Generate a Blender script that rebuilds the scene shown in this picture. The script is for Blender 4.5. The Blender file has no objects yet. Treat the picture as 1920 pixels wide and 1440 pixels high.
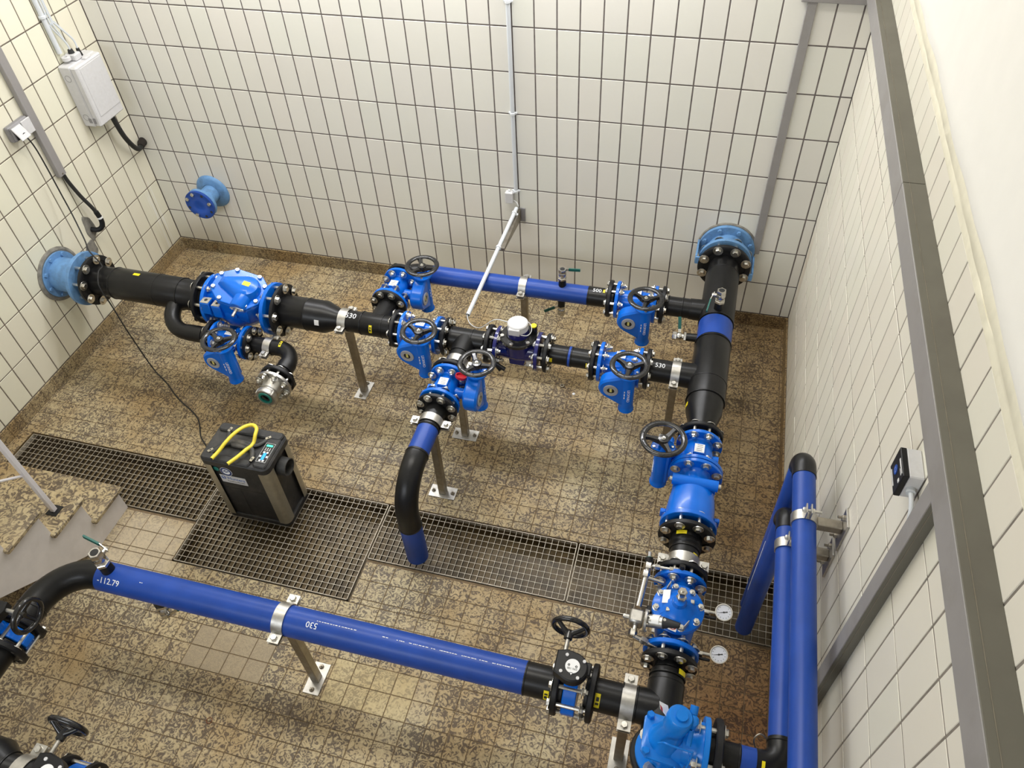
import bpy, bmesh, math, random
from mathutils import Vector, Matrix
random.seed(7)
PI = math.pi
S = bpy.context.scene
COL = S.collection

# ------------------------------------------------------------------ camera, world, lights, exposure
CAM_LOC = Vector((3.902, -4.109, 3.556))
YAW, PITCH, ROLL, FPX = -0.30116, 0.81108, -0.06098, 1444.17
_f = Vector((math.sin(YAW)*math.cos(PITCH), math.cos(YAW)*math.cos(PITCH), -math.sin(PITCH)))
_r = Vector((math.cos(YAW), -math.sin(YAW), 0)); _u = _r.cross(_f)
CR = math.cos(ROLL)*_r + math.sin(ROLL)*_u
CU = -math.sin(ROLL)*_r + math.cos(ROLL)*_u
cd = bpy.data.cameras.new('camera'); cam = bpy.data.objects.new('camera', cd); COL.objects.link(cam)
M = Matrix((CR, CU, -_f)).transposed().to_4x4(); M.translation = CAM_LOC
cam.matrix_world = M
cd.sensor_width = 36; cd.lens = FPX/1920*36; cd.clip_start = .05
S.camera = cam
S.view_settings.view_transform = 'Standard'; S.view_settings.look = 'None'
S.view_settings.exposure = 0.0; S.view_settings.gamma = 1; S.view_settings.use_curve_mapping = False
wd = bpy.data.worlds.new('world'); S.world = wd; wd.use_nodes = True
wd.node_tree.nodes['Background'].inputs[0].default_value = (1.0, .93, .80, 1)
wd.node_tree.nodes['Background'].inputs[1].default_value = 0.0
def area_light(name, loc, rot, sx, sy, power, color):
    d = bpy.data.lights.new(name, 'AREA'); d.shape = 'RECTANGLE'; d.size = sx; d.size_y = sy
    d.energy = power; d.color = color
    o = bpy.data.objects.new(name, d); o.location = loc; o.rotation_euler = rot; COL.objects.link(o); return o
area_light('ceiling_light', (2.0, -1.7, 4.8), (0, 0, 0), 3.0, .4, 84, (1, .965, .89))
area_light('front_wall_light', (1.7, -6.3, 3.0), (math.radians(80), 0, 0), 3.0, .8, 66, (.86, .92, 1))
area_light('back_wall_light', (2.2, -.14, 2.85), (math.radians(-25), 0, 0), 3.2, .12, 58, (.97, .97, 1))

# ------------------------------------------------------------------ object helpers
def mesh_obj(name, me, parent=None, mat=None, M=None):
    o = bpy.data.objects.new(name, me); COL.objects.link(o)
    if parent is not None: o.parent = parent
    if M is not None: o.matrix_local = M
    if mat is not None and not me.materials: me.materials.append(mat)
    return o
def root(name, label, cat, loc=(0, 0, 0), rz=0, group=None):
    o = bpy.data.objects.new(name, None); COL.objects.link(o)
    o.location = loc; o.rotation_euler = (0, 0, rz); o.empty_display_size = .05
    o['label'] = label; o['category'] = cat
    if group: o['group'] = group
    return o
def tag(o, label, cat, group=None):
    o['label'] = label; o['category'] = cat
    if group: o['group'] = group
    return o
def basis(ax):
    z = Vector(ax).normalized()
    h = Vector((0, 0, 1)) if abs(z.z) < .9 else Vector((1, 0, 0))
    x = h.cross(z).normalized(); y = z.cross(x)
    return x, y, z
def frame(o, ax):
    x, y, z = basis(ax)
    m = Matrix((x, y, z)).transposed().to_4x4(); m.translation = Vector(o); return m

class MB:
    def __init__(s): s.v = []; s.f = []
    def add(s, V, F, M=None):
        b = len(s.v)
        s.v += [tuple(M @ Vector(p)) for p in V] if M is not None else [tuple(p) for p in V]
        s.f += [tuple(i+b for i in f) for f in F]; return s
    def lathe(s, prof, o=(0, 0, 0), ax=(0, 0, 1), seg=24, a0=0., arc=2*PI, M=None):
        x, y, z = basis(ax); o = Vector(o); V = []; F = []; full = arc > 2*PI-1e-4
        n = seg if full else seg+1
        for t, r in prof:
            for k in range(n):
                a = a0+arc*k/seg
                V.append(o+z*t+(x*math.cos(a)+y*math.sin(a))*r)
        for i in range(len(prof)-1):
            for k in range(seg):
                k2 = (k+1) % n if full else k+1
                a, b, c, d = i*n+k, i*n+k2, (i+1)*n+k2, (i+1)*n+k
                if prof[i][1] < 1e-7: F.append((a, c, d))
                elif prof[i+1][1] < 1e-7: F.append((a, b, c))
                else: F.append((a, b, c, d))
        return s.add(V, F, M)
    def cyl(s, p0, p1, r, r2=None, seg=20, cap=True, M=None):
        p0 = Vector(p0); p1 = Vector(p1); L = (p1-p0).length; r2 = r if r2 is None else r2
        pr = [(0, r), (L, r2)]
        if cap: pr = [(0, 0)]+pr+[(L, 0)]
        return s.lathe(pr, p0, p1-p0, seg, M=M)
    def ring(s, t0, t1, ri, ro, o=(0, 0, 0), ax=(0, 0, 1), seg=32, c=.002, M=None):
        return s.lathe([(t0, ri), (t0, ro-c), (t0+c, ro), (t1-c, ro), (t1, ro-c), (t1, ri), (t0, ri)], o, ax, seg, M=M)
    def sweep(s, pts, r, seg=16, cap=True, flat=1., M=None):
        P = [Vector(p) for p in pts]; n = len(P); R = r if isinstance(r, (list, tuple)) else [r]*n
        T = [(P[min(i+1, n-1)]-P[max(i-1, 0)]).normalized() for i in range(n)]
        x, y, z = basis(T[0]); V = []; F = []
        for i in range(n):
            if i:
                ax = T[i-1].cross(T[i])
                if ax.length > 1e-9:
                    q = Matrix.Rotation(T[i-1].angle(T[i]), 3, ax.normalized()); x = q @ x; y = q @ y
            for k in range(seg):
                a = 2*PI*k/seg; V.append(P[i]+(x*math.cos(a)+y*math.sin(a)*flat)*R[i])
        for i in range(n-1):
            for k in range(seg):
                k2 = (k+1) % seg; F.append((i*seg+k, i*seg+k2, (i+1)*seg+k2, (i+1)*seg+k))
        if cap:
            F.append(tuple(range(seg))[::-1]); F.append(tuple((n-1)*seg+k for k in range(seg)))
        return s.add(V, F, M)
    def box(s, c, d, ch=.0, M=None):
        c = Vector(c); h = Vector(d)/2
        if ch <= 0:
            V = [c+Vector((sx*h.x, sy*h.y, sz*h.z)) for sx in (-1, 1) for sy in (-1, 1) for sz in (-1, 1)]
            return s.add(V, [(0, 1, 3, 2), (4, 6, 7, 5), (0, 4, 5, 1), (2, 3, 7, 6), (0, 2, 6, 4), (1, 5, 7, 3)], M)
        V = []; ix = {}
        for sx in (-1, 1):
            for sy in (-1, 1):
                for sz in (-1, 1):
                    for k in range(3):
                        o = [h.x-ch, h.y-ch, h.z-ch]; o[k] += ch
                        ix[sx, sy, sz, k] = len(V); V.append(c+Vector((sx*o[0], sy*o[1], sz*o[2])))
        F = []
        for k in range(3):
            a, b = [(1, 2), (2, 0), (0, 1)][k]
            for sg in (-1, 1):
                q = []
                for (u, w) in ((-1, -1), (1, -1), (1, 1), (-1, 1)):
                    e = [0, 0, 0]; e[k] = sg; e[a] = u; e[b] = w; q.append(ix[e[0], e[1], e[2], k])
                F.append(tuple(q if sg > 0 else q[::-1]))
            for u in (-1, 1):
                for w in (-1, 1):
                    e0 = [0, 0, 0]; e0[a] = u; e0[b] = w; e1 = list(e0); e0[k] = -1; e1[k] = 1
                    q = [ix[(*e0, a)], ix[(*e1, a)], ix[(*e1, b)], ix[(*e0, b)]]
                    F.append(tuple(q if u*w < 0 else q[::-1]))
        for sx in (-1, 1):
            for sy in (-1, 1):
                for sz in (-1, 1):
                    q = [ix[sx, sy, sz, k] for k in range(3)]; F.append(tuple(q if sx*sy*sz > 0 else q[::-1]))
        return s.add(V, F, M)
    def prism(s, poly, z0, z1, ch=0., M=None):
        n = len(poly); c = Vector((sum(p[0] for p in poly)/n, sum(p[1] for p in poly)/n))
        def ins(d):
            out = []
            for i in range(n):
                a, b, e = Vector(poly[i-1]), Vector(poly[i]), Vector(poly[(i+1) % n])
                n1 = Vector((-(b-a).y, (b-a).x)).normalized(); n2 = Vector((-(e-b).y, (e-b).x)).normalized()
                m = n1+n2; k = max(.3, 1+n1.dot(n2)); out.append(b+m*d/k)
            return out
        area = sum(poly[i-1][0]*poly[i][1]-poly[i][0]*poly[i-1][1] for i in range(n))
        if area < 0: poly = poly[::-1]
        if ch > 0: L = [(z0, ins(ch)), (z0+ch, poly), (z1-ch, poly), (z1, ins(ch))]
        else: L = [(z0, poly), (z1, poly)]
        V = [(p[0], p[1], z) for z, pl in L for p in pl]; F = []
        for i in range(len(L)-1):
            for k in range(n): F.append((i*n+k, i*n+(k+1) % n, (i+1)*n+(k+1) % n, (i+1)*n+k))
        F.append(tuple(range(n))[::-1]); F.append(tuple((len(L)-1)*n+k for k in range(n)))
        return s.add(V, F, M)
    def hexa(s, o, ax, af, h, M=None):
        R = af/math.sqrt(3)
        return s.lathe([(0, 0), (0, R), (h*.8, R), (h, R*.88), (h, 0)], o, ax, 6, M=M)
    def torus(s, o, ax, R, r, seg=40, rs=10, zs=1., M=None):
        x, y, z = basis(ax); o = Vector(o); V = []; F = []
        for i in range(seg):
            a = 2*PI*i/seg; d = x*math.cos(a)+y*math.sin(a)
            for k in range(rs):
                b = 2*PI*k/rs; V.append(o+d*(R+r*math.cos(b))+z*r*math.sin(b)*zs)
        for i in range(seg):
            for k in range(rs):
                i2 = (i+1) % seg; k2 = (k+1) % rs
                F.append((i*rs+k, i2*rs+k, i2*rs+k2, i*rs+k2))
        return s.add(V, F, M)
    def patch(s, o, ax, r, t0, t1, a0, a1, n=5, M=None):
        x, y, z = basis(ax); o = Vector(o); V = []; F = []
        for k in range(n+1):
            a = a0+(a1-a0)*k/n; d = x*math.cos(a)+y*math.sin(a)
            for rr in (r, r+.0012):
                V += [o+z*t0+d*rr, o+z*t1+d*rr]
        for k in range(n):
            b = 4*k; F += [(b+2, b+6, b+7, b+3), (b, b+4, b+6, b+2), (b+1, b+3, b+7, b+5)]
        F += [(0, 2, 3, 1), (4*n, 4*n+1, 4*n+3, 4*n+2)]
        return s.add(V, F, M)
    def mesh(s, name, mat=None, smooth=40):
        me = bpy.data.meshes.new(name); me.from_pydata(s.v, [], s.f)
        bm = bmesh.new(); bm.from_mesh(me); bmesh.ops.recalc_face_normals(bm, faces=bm.faces[:]); bm.to_mesh(me); bm.free()
        if smooth:
            me.polygons.foreach_set('use_smooth', [True]*len(me.polygons))
            me.set_sharp_from_angle(angle=math.radians(smooth))
        if mat: me.materials.append(mat)
        return me
    def part(s, name, parent, mat, M=None, label=None, smooth=40, stuff=False):
        o = mesh_obj(name, s.mesh(name, mat, smooth), parent, None, M)
        if label: o['label'] = label
        if stuff: o['kind'] = 'stuff'
        return o
def arc(c, u, w, R, a0, a1, n=10):
    c = Vector(c); u = Vector(u); w = Vector(w)
    return [c+(u*math.cos(a0+(a1-a0)*i/n)+w*math.sin(a0+(a1-a0)*i/n))*R for i in range(n+1)]
def smooth_path(pts, n=6):
    P = [Vector(p) for p in pts]; P = [2*P[0]-P[1]]+P+[2*P[-1]-P[-2]]; out = []
    for i in range(1, len(P)-2):
        for k in range(n):
            t = k/n; a, b, c, d = P[i-1], P[i], P[i+1], P[i+2]
            out.append(.5*((2*b)+(c-a)*t+(2*a-5*b+4*c-d)*t*t+(3*b-a-3*c+d)*t**3))
    out.append(P[-2]); return out
def hull2(pts):
    P = sorted(set((round(p[0], 6), round(p[1], 6)) for p in pts))
    def half(it):
        h = []
        for p in it:
            while len(h) > 1 and (h[-1][0]-h[-2][0])*(p[1]-h[-2][1])-(h[-1][1]-h[-2][1])*(p[0]-h[-2][0]) <= 0: h.pop()
            h.append(p)
        return h[:-1]
    return half(P)+half(P[::-1])
def circ(cx, cy, r, n=20): return [(cx+r*math.cos(2*PI*k/n), cy+r*math.sin(2*PI*k/n)) for k in range(n)]
_tc = {}
def text_vf(txt, size, ext=.0006):
    k = (txt, size, ext)
    if k not in _tc:
        cu = bpy.data.curves.new('text', 'FONT'); cu.body = txt; cu.size = size; cu.extrude = ext; cu.resolution_u = 2
        cu.align_x = 'CENTER'; cu.align_y = 'CENTER'
        o = bpy.data.objects.new('text', cu); COL.objects.link(o); bpy.context.view_layer.update()
        me = bpy.data.meshes.new_from_object(o)
        _tc[k] = ([tuple(v.co) for v in me.vertices], [tuple(p.vertices) for p in me.polygons])
        bpy.data.objects.remove(o); bpy.data.curves.remove(cu); bpy.data.meshes.remove(me)
    return _tc[k]
def wrap_text(mb, txt, size, o, ax, r, ang, flip=1, turn=0):
    """text laid along the axis of a cylinder (turn=1: round it)"""
    V, F = text_vf(txt, size); x, y, z = basis(ax); o = Vector(o); out = []
    for p in V:
        u, w = (p[0], p[1]) if not turn else (-p[1], p[0])
        a = ang-flip*w/r; d = x*math.cos(a)+y*math.sin(a); out.append(o+z*u*flip+d*(r+.0006+p[2]))
    return mb.add(out, F)
# ------------------------------------------------------------------ materials
def nmat(name):
    m = bpy.data.materials.new(name); m.use_nodes = True; nt = m.node_tree
    return m, nt, nt.nodes['Principled BSDF']
def N(nt, t, **k):
    n = nt.nodes.new(t)
    for a, b in k.items():
        if a[0] == '_': n.inputs[int(a[1:])].default_value = b
        else: setattr(n, a, b)
    return n
def ramp(nt, src, stops, interp='LINEAR'):
    r = N(nt, 'ShaderNodeValToRGB'); r.color_ramp.interpolation = interp
    e = r.color_ramp.elements
    while len(e) < len(stops): e.new(.5)
    for i, (p, c) in enumerate(stops): e[i].position = p; e[i].color = (*c, 1) if len(c) == 3 else c
    nt.links.new(src, r.inputs[0]); return r.outputs[0]
def noise(nt, vec, scale, detail=4, rough=.55, dist=0.):
    n = N(nt, 'ShaderNodeTexNoise'); n.inputs['Scale'].default_value = scale; n.inputs['Detail'].default_value = detail
    n.inputs['Roughness'].default_value = rough; n.inputs['Distortion'].default_value = dist
    nt.links.new(vec, n.inputs['Vector']); return n.outputs['Fac']
def mixc(nt, fac, a, b, mode='MIX'):
    m = N(nt, 'ShaderNodeMix', data_type='RGBA', blend_type=mode)
    for s, v in ((m.inputs[0], fac), (m.inputs[6], a), (m.inputs[7], b)):
        if hasattr(v, 'links') or hasattr(v, 'is_output'): nt.links.new(v, s)
        elif isinstance(v, (int, float)): s.default_value = v
        else: s.default_value = (*v, 1)
    return m.outputs[2]
def mth(nt, op, a, b=0., clamp=False):
    m = N(nt, 'ShaderNodeMath', operation=op, use_clamp=clamp)
    for i, v in enumerate((a, b)):
        if isinstance(v, (int, float)): m.inputs[i].default_value = v
        else: nt.links.new(v, m.inputs[i])
    return m.outputs[0]
def bump(nt, b, h, strength=.2, dist=.002):
    n = N(nt, 'ShaderNodeBump'); n.inputs['Strength'].default_value = strength; n.inputs['Distance'].default_value = dist
    nt.links.new(h, n.inputs['Height']); nt.links.new(n.outputs[0], b.inputs['Normal'])
def pos(nt): return N(nt, 'ShaderNodeNewGeometry').outputs['Position']
def sep(nt, v):
    n = N(nt, 'ShaderNodeSeparateXYZ'); nt.links.new(v, n.inputs[0]); return n.outputs
def band(nt, v, c, w, soft):
    """1 inside |v-c|<w, falling to 0 over soft"""
    d = mth(nt, 'ABSOLUTE', mth(nt, 'SUBTRACT', v, c))
    return mth(nt, 'SUBTRACT', 1., mth(nt, 'DIVIDE', mth(nt, 'SUBTRACT', d, w), soft), True)
def simple(name, col, rough=.5, metal=0., coat=0., var=.0, scale=30, spec=.5, bmp=0., dirt=None, dscale=12, damt=.5):
    m, nt, b = nmat(name); b.inputs['Roughness'].default_value = rough; b.inputs['Metallic'].default_value = metal
    b.inputs['Coat Weight'].default_value = coat; b.inputs['Coat Roughness'].default_value = .08
    b.inputs['Specular IOR Level'].default_value = spec
    tc = N(nt, 'ShaderNodeTexCoord').outputs['Object']
    if var or bmp or dirt:
        f = noise(nt, tc, scale, 4)
        lo = tuple(max(0, c*(1-var)) for c in col); hi = tuple(min(1, c*(1+var)) for c in col)
        c = ramp(nt, f, [(.3, lo), (.7, hi)])
        if dirt:
            g = noise(nt, tc, dscale, 6, .65)
            k = ramp(nt, g, [(.5, (0, 0, 0)), (.5+.22, (damt,)*3)])
            c = mixc(nt, k, c, dirt)
        nt.links.new(c, b.inputs['Base Color'])
        if bmp: bump(nt, b, f, bmp)
    else: b.inputs['Base Color'].default_value = (*col, 1)
    return m
MT = {}
MT['black_pe'] = simple('black_polyethylene', (.0075, .0075, .008), .34, var=.2, scale=18, dirt=(.03, .029, .028), dscale=28, damt=.12, spec=.32)
MT['black_pp'] = simple('black_coated_flange', (.008, .008, .009), .45, var=.2, scale=40, spec=.35)
MT['black_gloss'] = simple('black_gloss_plastic', (.010, .010, .011), .22, coat=.3)
MT['black_rubber'] = simple('black_rubber', (.014, .014, .014), .6)
MT['blue_pe'] = simple('blue_polyethylene', (.016, .062, .325), .36, var=.10, scale=9, bmp=.03, spec=.3, dirt=(.018, .062, .29), dscale=30, damt=.4)
MT['blue_valve'] = simple('blue_epoxy', (.002, .140, .66), .26, coat=.12, var=.05, scale=14, spec=.35)
MT['blue_valve2'] = simple('light_blue_epoxy', (.005, .185, .66), .28, coat=.10, spec=.35, var=.05, scale=14)
MT['navy'] = simple('navy_epoxy', (.010, .012, .13), .22, coat=.5)
MT['old_blue'] = simple('old_light_blue_paint', (.130, .285, .53), .5, var=.15, scale=20, bmp=.12, dirt=(.08, .13, .20), dscale=16, damt=.6)
MT['blind_blue'] = simple('dark_blue_paint', (.006, .055, .31), .4, var=.06)
MT['stainless'] = simple('stainless_steel', (.52, .505, .47), .42, 1., var=.12, scale=40, dirt=(.36, .33, .28), dscale=14, damt=.6)
MT['post'] = simple('stainless_post', (.34, .31, .26), .42, 1., var=.18, scale=25, dirt=(.25, .22, .17), dscale=10, damt=.6)
MT['zinc'] = simple('zinc_plated_steel', (.66, .645, .60), .30, 1., var=.15, scale=90)
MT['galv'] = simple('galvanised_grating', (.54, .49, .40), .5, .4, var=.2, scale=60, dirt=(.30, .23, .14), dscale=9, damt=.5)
MT['galv_dark'] = simple('dark_grating_bar', (.050, .036, .020), .8, .0, var=.4, scale=40)
MT['brass_nickel'] = simple('nickel_plated_brass', (.62, .60, .56), .24, 1.)
MT['alu'] = simple('anodised_aluminium', (.40, .37, .29), .42, .75, var=.08)
MT['green'] = simple('green_lever_grip', (.004, .105, .085), .4)
MT['green_seal'] = simple('green_seal', (.01, .17, .13), .4)
MT['red'] = simple('red_plastic', (.55, .015, .03), .4)
MT['yellow'] = simple('yellow_label', (.85, .70, .01), .45)
MT['hose'] = simple('yellow_hose', (.85, .68, .06), .4)
MT['white_label'] = simple('white_label', (.80, .80, .80), .45)
MT['ink'] = simple('black_print', (.015, .015, .015), .6)
MT['white_ink'] = simple('white_marker', (.85, .86, .88), .6)
MT['blue_ink'] = simple('blue_print', (.01, .10, .40), .5)
MT['navy_ink'] = simple('navy_print', (.01, .035, .16), .5)
MT['red_ink'] = simple('red_print', (.45, .02, .04), .5)
MT['lid_grey'] = simple('olive_grey_trunking_lid', (.135, .128, .102), .6, var=.06, scale=6, dirt=(.11, .10, .08), dscale=5, damt=.5)  # lids coloured a darker olive grey than the duct bodies
MT['grey_plastic'] = simple('grey_plastic', (.23, .225, .235), .45, var=.05, dirt=(.16, .15, .13), dscale=8, damt=.4)
MT['trunk'] = simple('grey_trunking_plastic', (.275, .262, .255), .5, var=.04, scale=8, dirt=(.20, .185, .16), dscale=6, damt=.5)
MT['light_grey'] = simple('light_grey_plastic', (.60, .595, .60), .45, var=.03, scale=60, dirt=(.50, .48, .45), dscale=45, damt=.25)
MT['white_plastic'] = simple('white_plastic', (.72, .74, .76), .4)
MT['conduit'] = simple('pale_grey_conduit', (.62, .65, .68), .42)
MT['glass_dial'] = simple('gauge_dial', (.62, .64, .70), .25, coat=.6)
MT['mortar'] = simple('grey_mortar', (.20, .19, .165), .9, var=.3, scale=30, bmp=.5)
MT['white_paint'] = simple('white_painted_concrete', (.66, .62, .59), .6, var=.05, scale=14, bmp=.35, dirt=(.50, .45, .40), dscale=5, damt=.35)
MT['rail_white'] = simple('white_painted_steel', (.70, .68, .70), .4)
MT['shell'] = simple('black_rotomoulded_plastic', (.018, .018, .019), .5, var=.3, scale=50, bmp=.12, dirt=(.085, .075, .06), dscale=9, damt=.45)
MT['lid'] = simple('worn_black_plastic', (.030, .030, .029), .55, var=.3, scale=30, bmp=.15, dirt=(.13, .115, .09), dscale=12, damt=.6)
MT['dial_grey'] = simple('grey_dial_ring', (.36, .36, .38), .4)
MT['tape'] = simple('pale_yellow_dial', (.70, .62, .18), .4)
MT['ceiling'] = simple('white_ceiling_paint', (.78, .76, .70), .8)
def emis(name, col, st):
    m, nt, b = nmat(name); b.inputs['Base Color'].default_value = (*col, 1)
    b.inputs['Emission Color'].default_value = (*col, 1); b.inputs['Emission Strength'].default_value = st; return m
MT['lcd'] = emis('blue_backlit_display', (.02, .28, .95), 1.0)
MT['led'] = emis('green_led', (.06, .85, .45), .9)

# floor tiles: marbled cream and grey-brown, each tile its own cut, brown wear on top
def marble(name, pitch, scale=36):
    m, nt, b = nmat(name); P = pos(nt)
    w = N(nt, 'ShaderNodeVectorMath', operation='DIVIDE'); nt.links.new(P, w.inputs[0]); w.inputs[1].default_value = (pitch,)*3
    o = N(nt, 'ShaderNodeVectorMath', operation='ADD'); nt.links.new(w.outputs[0], o.inputs[0]); o.inputs[1].default_value = (-30.181+60, 21.848+60, 90.5)
    fl = N(nt, 'ShaderNodeVectorMath', operation='FLOOR'); nt.links.new(o.outputs[0], fl.inputs[0])
    wn = N(nt, 'ShaderNodeTexWhiteNoise'); nt.links.new(fl.outputs[0], wn.inputs['Vector'])
    sc = N(nt, 'ShaderNodeVectorMath', operation='SCALE'); nt.links.new(wn.outputs['Color'], sc.inputs[0]); sc.inputs['Scale'].default_value = 9
    ad = N(nt, 'ShaderNodeVectorMath', operation='ADD'); nt.links.new(P, ad.inputs[0]); nt.links.new(sc.outputs[0], ad.inputs[1])
    v = ad.outputs[0]
    f = noise(nt, v, scale, 2.6, .55, 2.3)
    f2 = mth(nt, 'ADD', f, mth(nt, 'MULTIPLY', mth(nt, 'SUBTRACT', wn.outputs['Value'], .5), .035))
    f2 = mth(nt, 'ADD', f2, mth(nt, 'MULTIPLY', mth(nt, 'SUBTRACT', noise(nt, P, 3.3, 3), .46), .30))
    c = ramp(nt, f2, [(.41, (.135, .110, .082)), (.47, (.195, .158, .110)), (.515, (.43, .365, .225)), (.70, (.56, .48, .305))])
    big = noise(nt, P, 1.7, 5, .6)
    xyz = sep(nt, P)
    dk = ramp(nt, big, [(.36, (.12, .12, .12)), (.64, (.85, .85, .85))])
    c = mixc(nt, dk, c, mixc(nt, 1., c, (.66, .52, .36), 'MULTIPLY'))
    pale = noise(nt, P, 2.6, 3)
    c = mixc(nt, ramp(nt, pale, [(.58, (0, 0, 0)), (.75, (.38, .38, .38))]), c, (.44, .36, .24))
    # orange-brown iron stain round the lower right corner and a few spots
    g = N(nt, 'ShaderNodeVectorMath', operation='DISTANCE'); nt.links.new(P, g.inputs[0]); g.inputs[1].default_value = (4.50, -3.02, 0)
    st = mth(nt, 'SUBTRACT', 1.25, mth(nt, 'ADD', mth(nt, 'MULTIPLY', g.outputs['Value'], 1.55), mth(nt, 'MULTIPLY', mth(nt, 'SUBTRACT', big, .5), 1.6)), True)
    c = mixc(nt, mth(nt, 'MULTIPLY', st, .9), c, mixc(nt, 1., c, (.62, .30, .09), 'MULTIPLY'))
    if name == 'marbled_floor_tile':      # replaced tiles: a plain sandy group, a yellower group, and pale worn tiles by the stair
        def rect(cx, cy, hx, hy, soft=.004): return mth(nt, 'MULTIPLY', band(nt, xyz[0], cx, hx, soft), band(nt, xyz[1], cy, hy, soft))
        fine = ramp(nt, noise(nt, P, 260, 2), [(.35, (.27, .215, .135)), (.65, (.37, .30, .20))])
        c = mixc(nt, mth(nt, 'MULTIPLY', rect(2.014, -2.924, .21, .105), .85), c, fine)
        c = mixc(nt, mth(nt, 'MULTIPLY', rect(2.749, -2.924, .21, .105), .35), c, (.56, .45, .22))
        c = mixc(nt, mth(nt, 'MULTIPLY', rect(1.26, -2.52, .16, .16, .14), .65), c, (.52, .44, .32))
    rs = noise(nt, P, 5.5, 3)
    c = mixc(nt, ramp(nt, rs, [(.70, (0, 0, 0)), (.80, (.6, .6, .6))]), c, (.22, .085, .022))
    # floor colour turns darker and browner towards the right wall
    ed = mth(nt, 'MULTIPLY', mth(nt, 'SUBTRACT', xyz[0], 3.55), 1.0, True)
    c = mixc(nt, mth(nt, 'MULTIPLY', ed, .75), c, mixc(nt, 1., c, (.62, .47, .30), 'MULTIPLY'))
    nt.links.new(c, b.inputs['Base Color'])
    r = ramp(nt, big, [(.3, (.42,)*3), (.7, (.62,)*3)]); nt.links.new(r, b.inputs['Roughness'])
    b.inputs['Specular IOR Level'].default_value = .35
    bump(nt, b, f, .12, .001); return m
MT['floor_tile'] = marble('marbled_floor_tile', .105)
MT['terrazzo'] = marble('marbled_terrazzo', .35, 26)
MT['base_tile'] = marble('marbled_skirting_tile', .105, 52)
MT['floor_grout'] = simple('brown_floor_grout', (.17, .118, .066), .9, var=.3, scale=20)
MT['channel'] = simple('wet_brown_channel', (.105, .070, .026), .45, var=.5, scale=9, bmp=.2, dirt=(.26, .19, .095), dscale=7, damt=.9)
def tile_mat(name, base):
    m, nt, b = nmat(name); P = pos(nt); xyz = sep(nt, P)
    rnd = N(nt, 'ShaderNodeObjectInfo').outputs['Random']
    c = ramp(nt, rnd, [(0, tuple(x*.975 for x in base)), (.3, (base[0]*1.0, base[1]*.988, base[2]*.985)), (.6, (base[0]*.982, base[1]*1.0, base[2]*.982)), (1, tuple(min(1, x*1.02) for x in base))])
    n1 = noise(nt, P, 60, 3); c = mixc(nt, mth(nt, 'MULTIPLY', n1, .06), c, (.55, .50, .40))
    # white lime runs below the capped stub pipe and in the left corner
    mp = N(nt, 'ShaderNodeMapping'); nt.links.new(P, mp.inputs[0]); mp.inputs['Scale'].default_value = (1, 1, .035)
    s = ramp(nt, noise(nt, mp.outputs[0], 75, 3, .6), [(.50, (0, 0, 0)), (.60, (1, 1, 1))])
    k1 = mth(nt, 'MULTIPLY', band(nt, xyz[0], .60, .03, .05), mth(nt, 'SUBTRACT', 1, mth(nt, 'MULTIPLY', mth(nt, 'SUBTRACT', xyz[2], .3), 4), True))
    k1 = mth(nt, 'MULTIPLY', k1, band(nt, xyz[1], 0, .03, .02))
    k2 = mth(nt, 'MULTIPLY', band(nt, xyz[1], -.12, .02, .05), band(nt, xyz[0], 0, .03, .02))
    k2 = mth(nt, 'MULTIPLY', k2, mth(nt, 'SUBTRACT', 1, mth(nt, 'MULTIPLY', mth(nt, 'SUBTRACT', xyz[2], .45), 4), True))
    k = mth(nt, 'MULTIPLY', mth(nt, 'ADD', k1, k2, True), s)
    c = mixc(nt, mth(nt, 'MULTIPLY', k, .8), c, (.86, .86, .85))
    # brown drips near the right corner
    k3 = mth(nt, 'MULTIPLY', band(nt, xyz[1], -.07, .02, .05), mth(nt, 'MULTIPLY', band(nt, xyz[0], 4.555, .02, .02), band(nt, xyz[2], .55, .12, .2)))
    c = mixc(nt, mth(nt, 'MULTIPLY', k3, .35), c, (.40, .25, .13))
    nt.links.new(c, b.inputs['Base Color']); b.inputs['Roughness'].default_value = .38; b.inputs['Specular IOR Level'].default_value = .4
    bump(nt, b, noise(nt, P, 9, 3), .05, .004); return m
MT['tile_back'] = tile_mat('ivory_wall_tile', (.77, .755, .695))
MT['tile_left'] = tile_mat('cream_wall_tile', (.76, .73, .595))
MT['tile_right'] = tile_mat('pale_wall_tile', (.75, .715, .62))
MT['grout_dark'] = simple('dark_wall_grout', (.155, .132, .125), .9, var=.25, scale=25)
MT['grout_mid'] = simple('brown_wall_grout', (.17, .14, .11), .9, var=.25, scale=25)
MT['grout_light'] = simple('grey_wall_grout', (.20, .175, .145), .9, var=.25, scale=25)
MT['plaster'] = simple('white_plaster', (.80, .785, .735), .75, var=.015, scale=9, bmp=.5)
MT['plaster_edge'] = simple('cream_mortar_edge', (.70, .665, .53), .8, var=.06, scale=20, bmp=.5)
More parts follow.
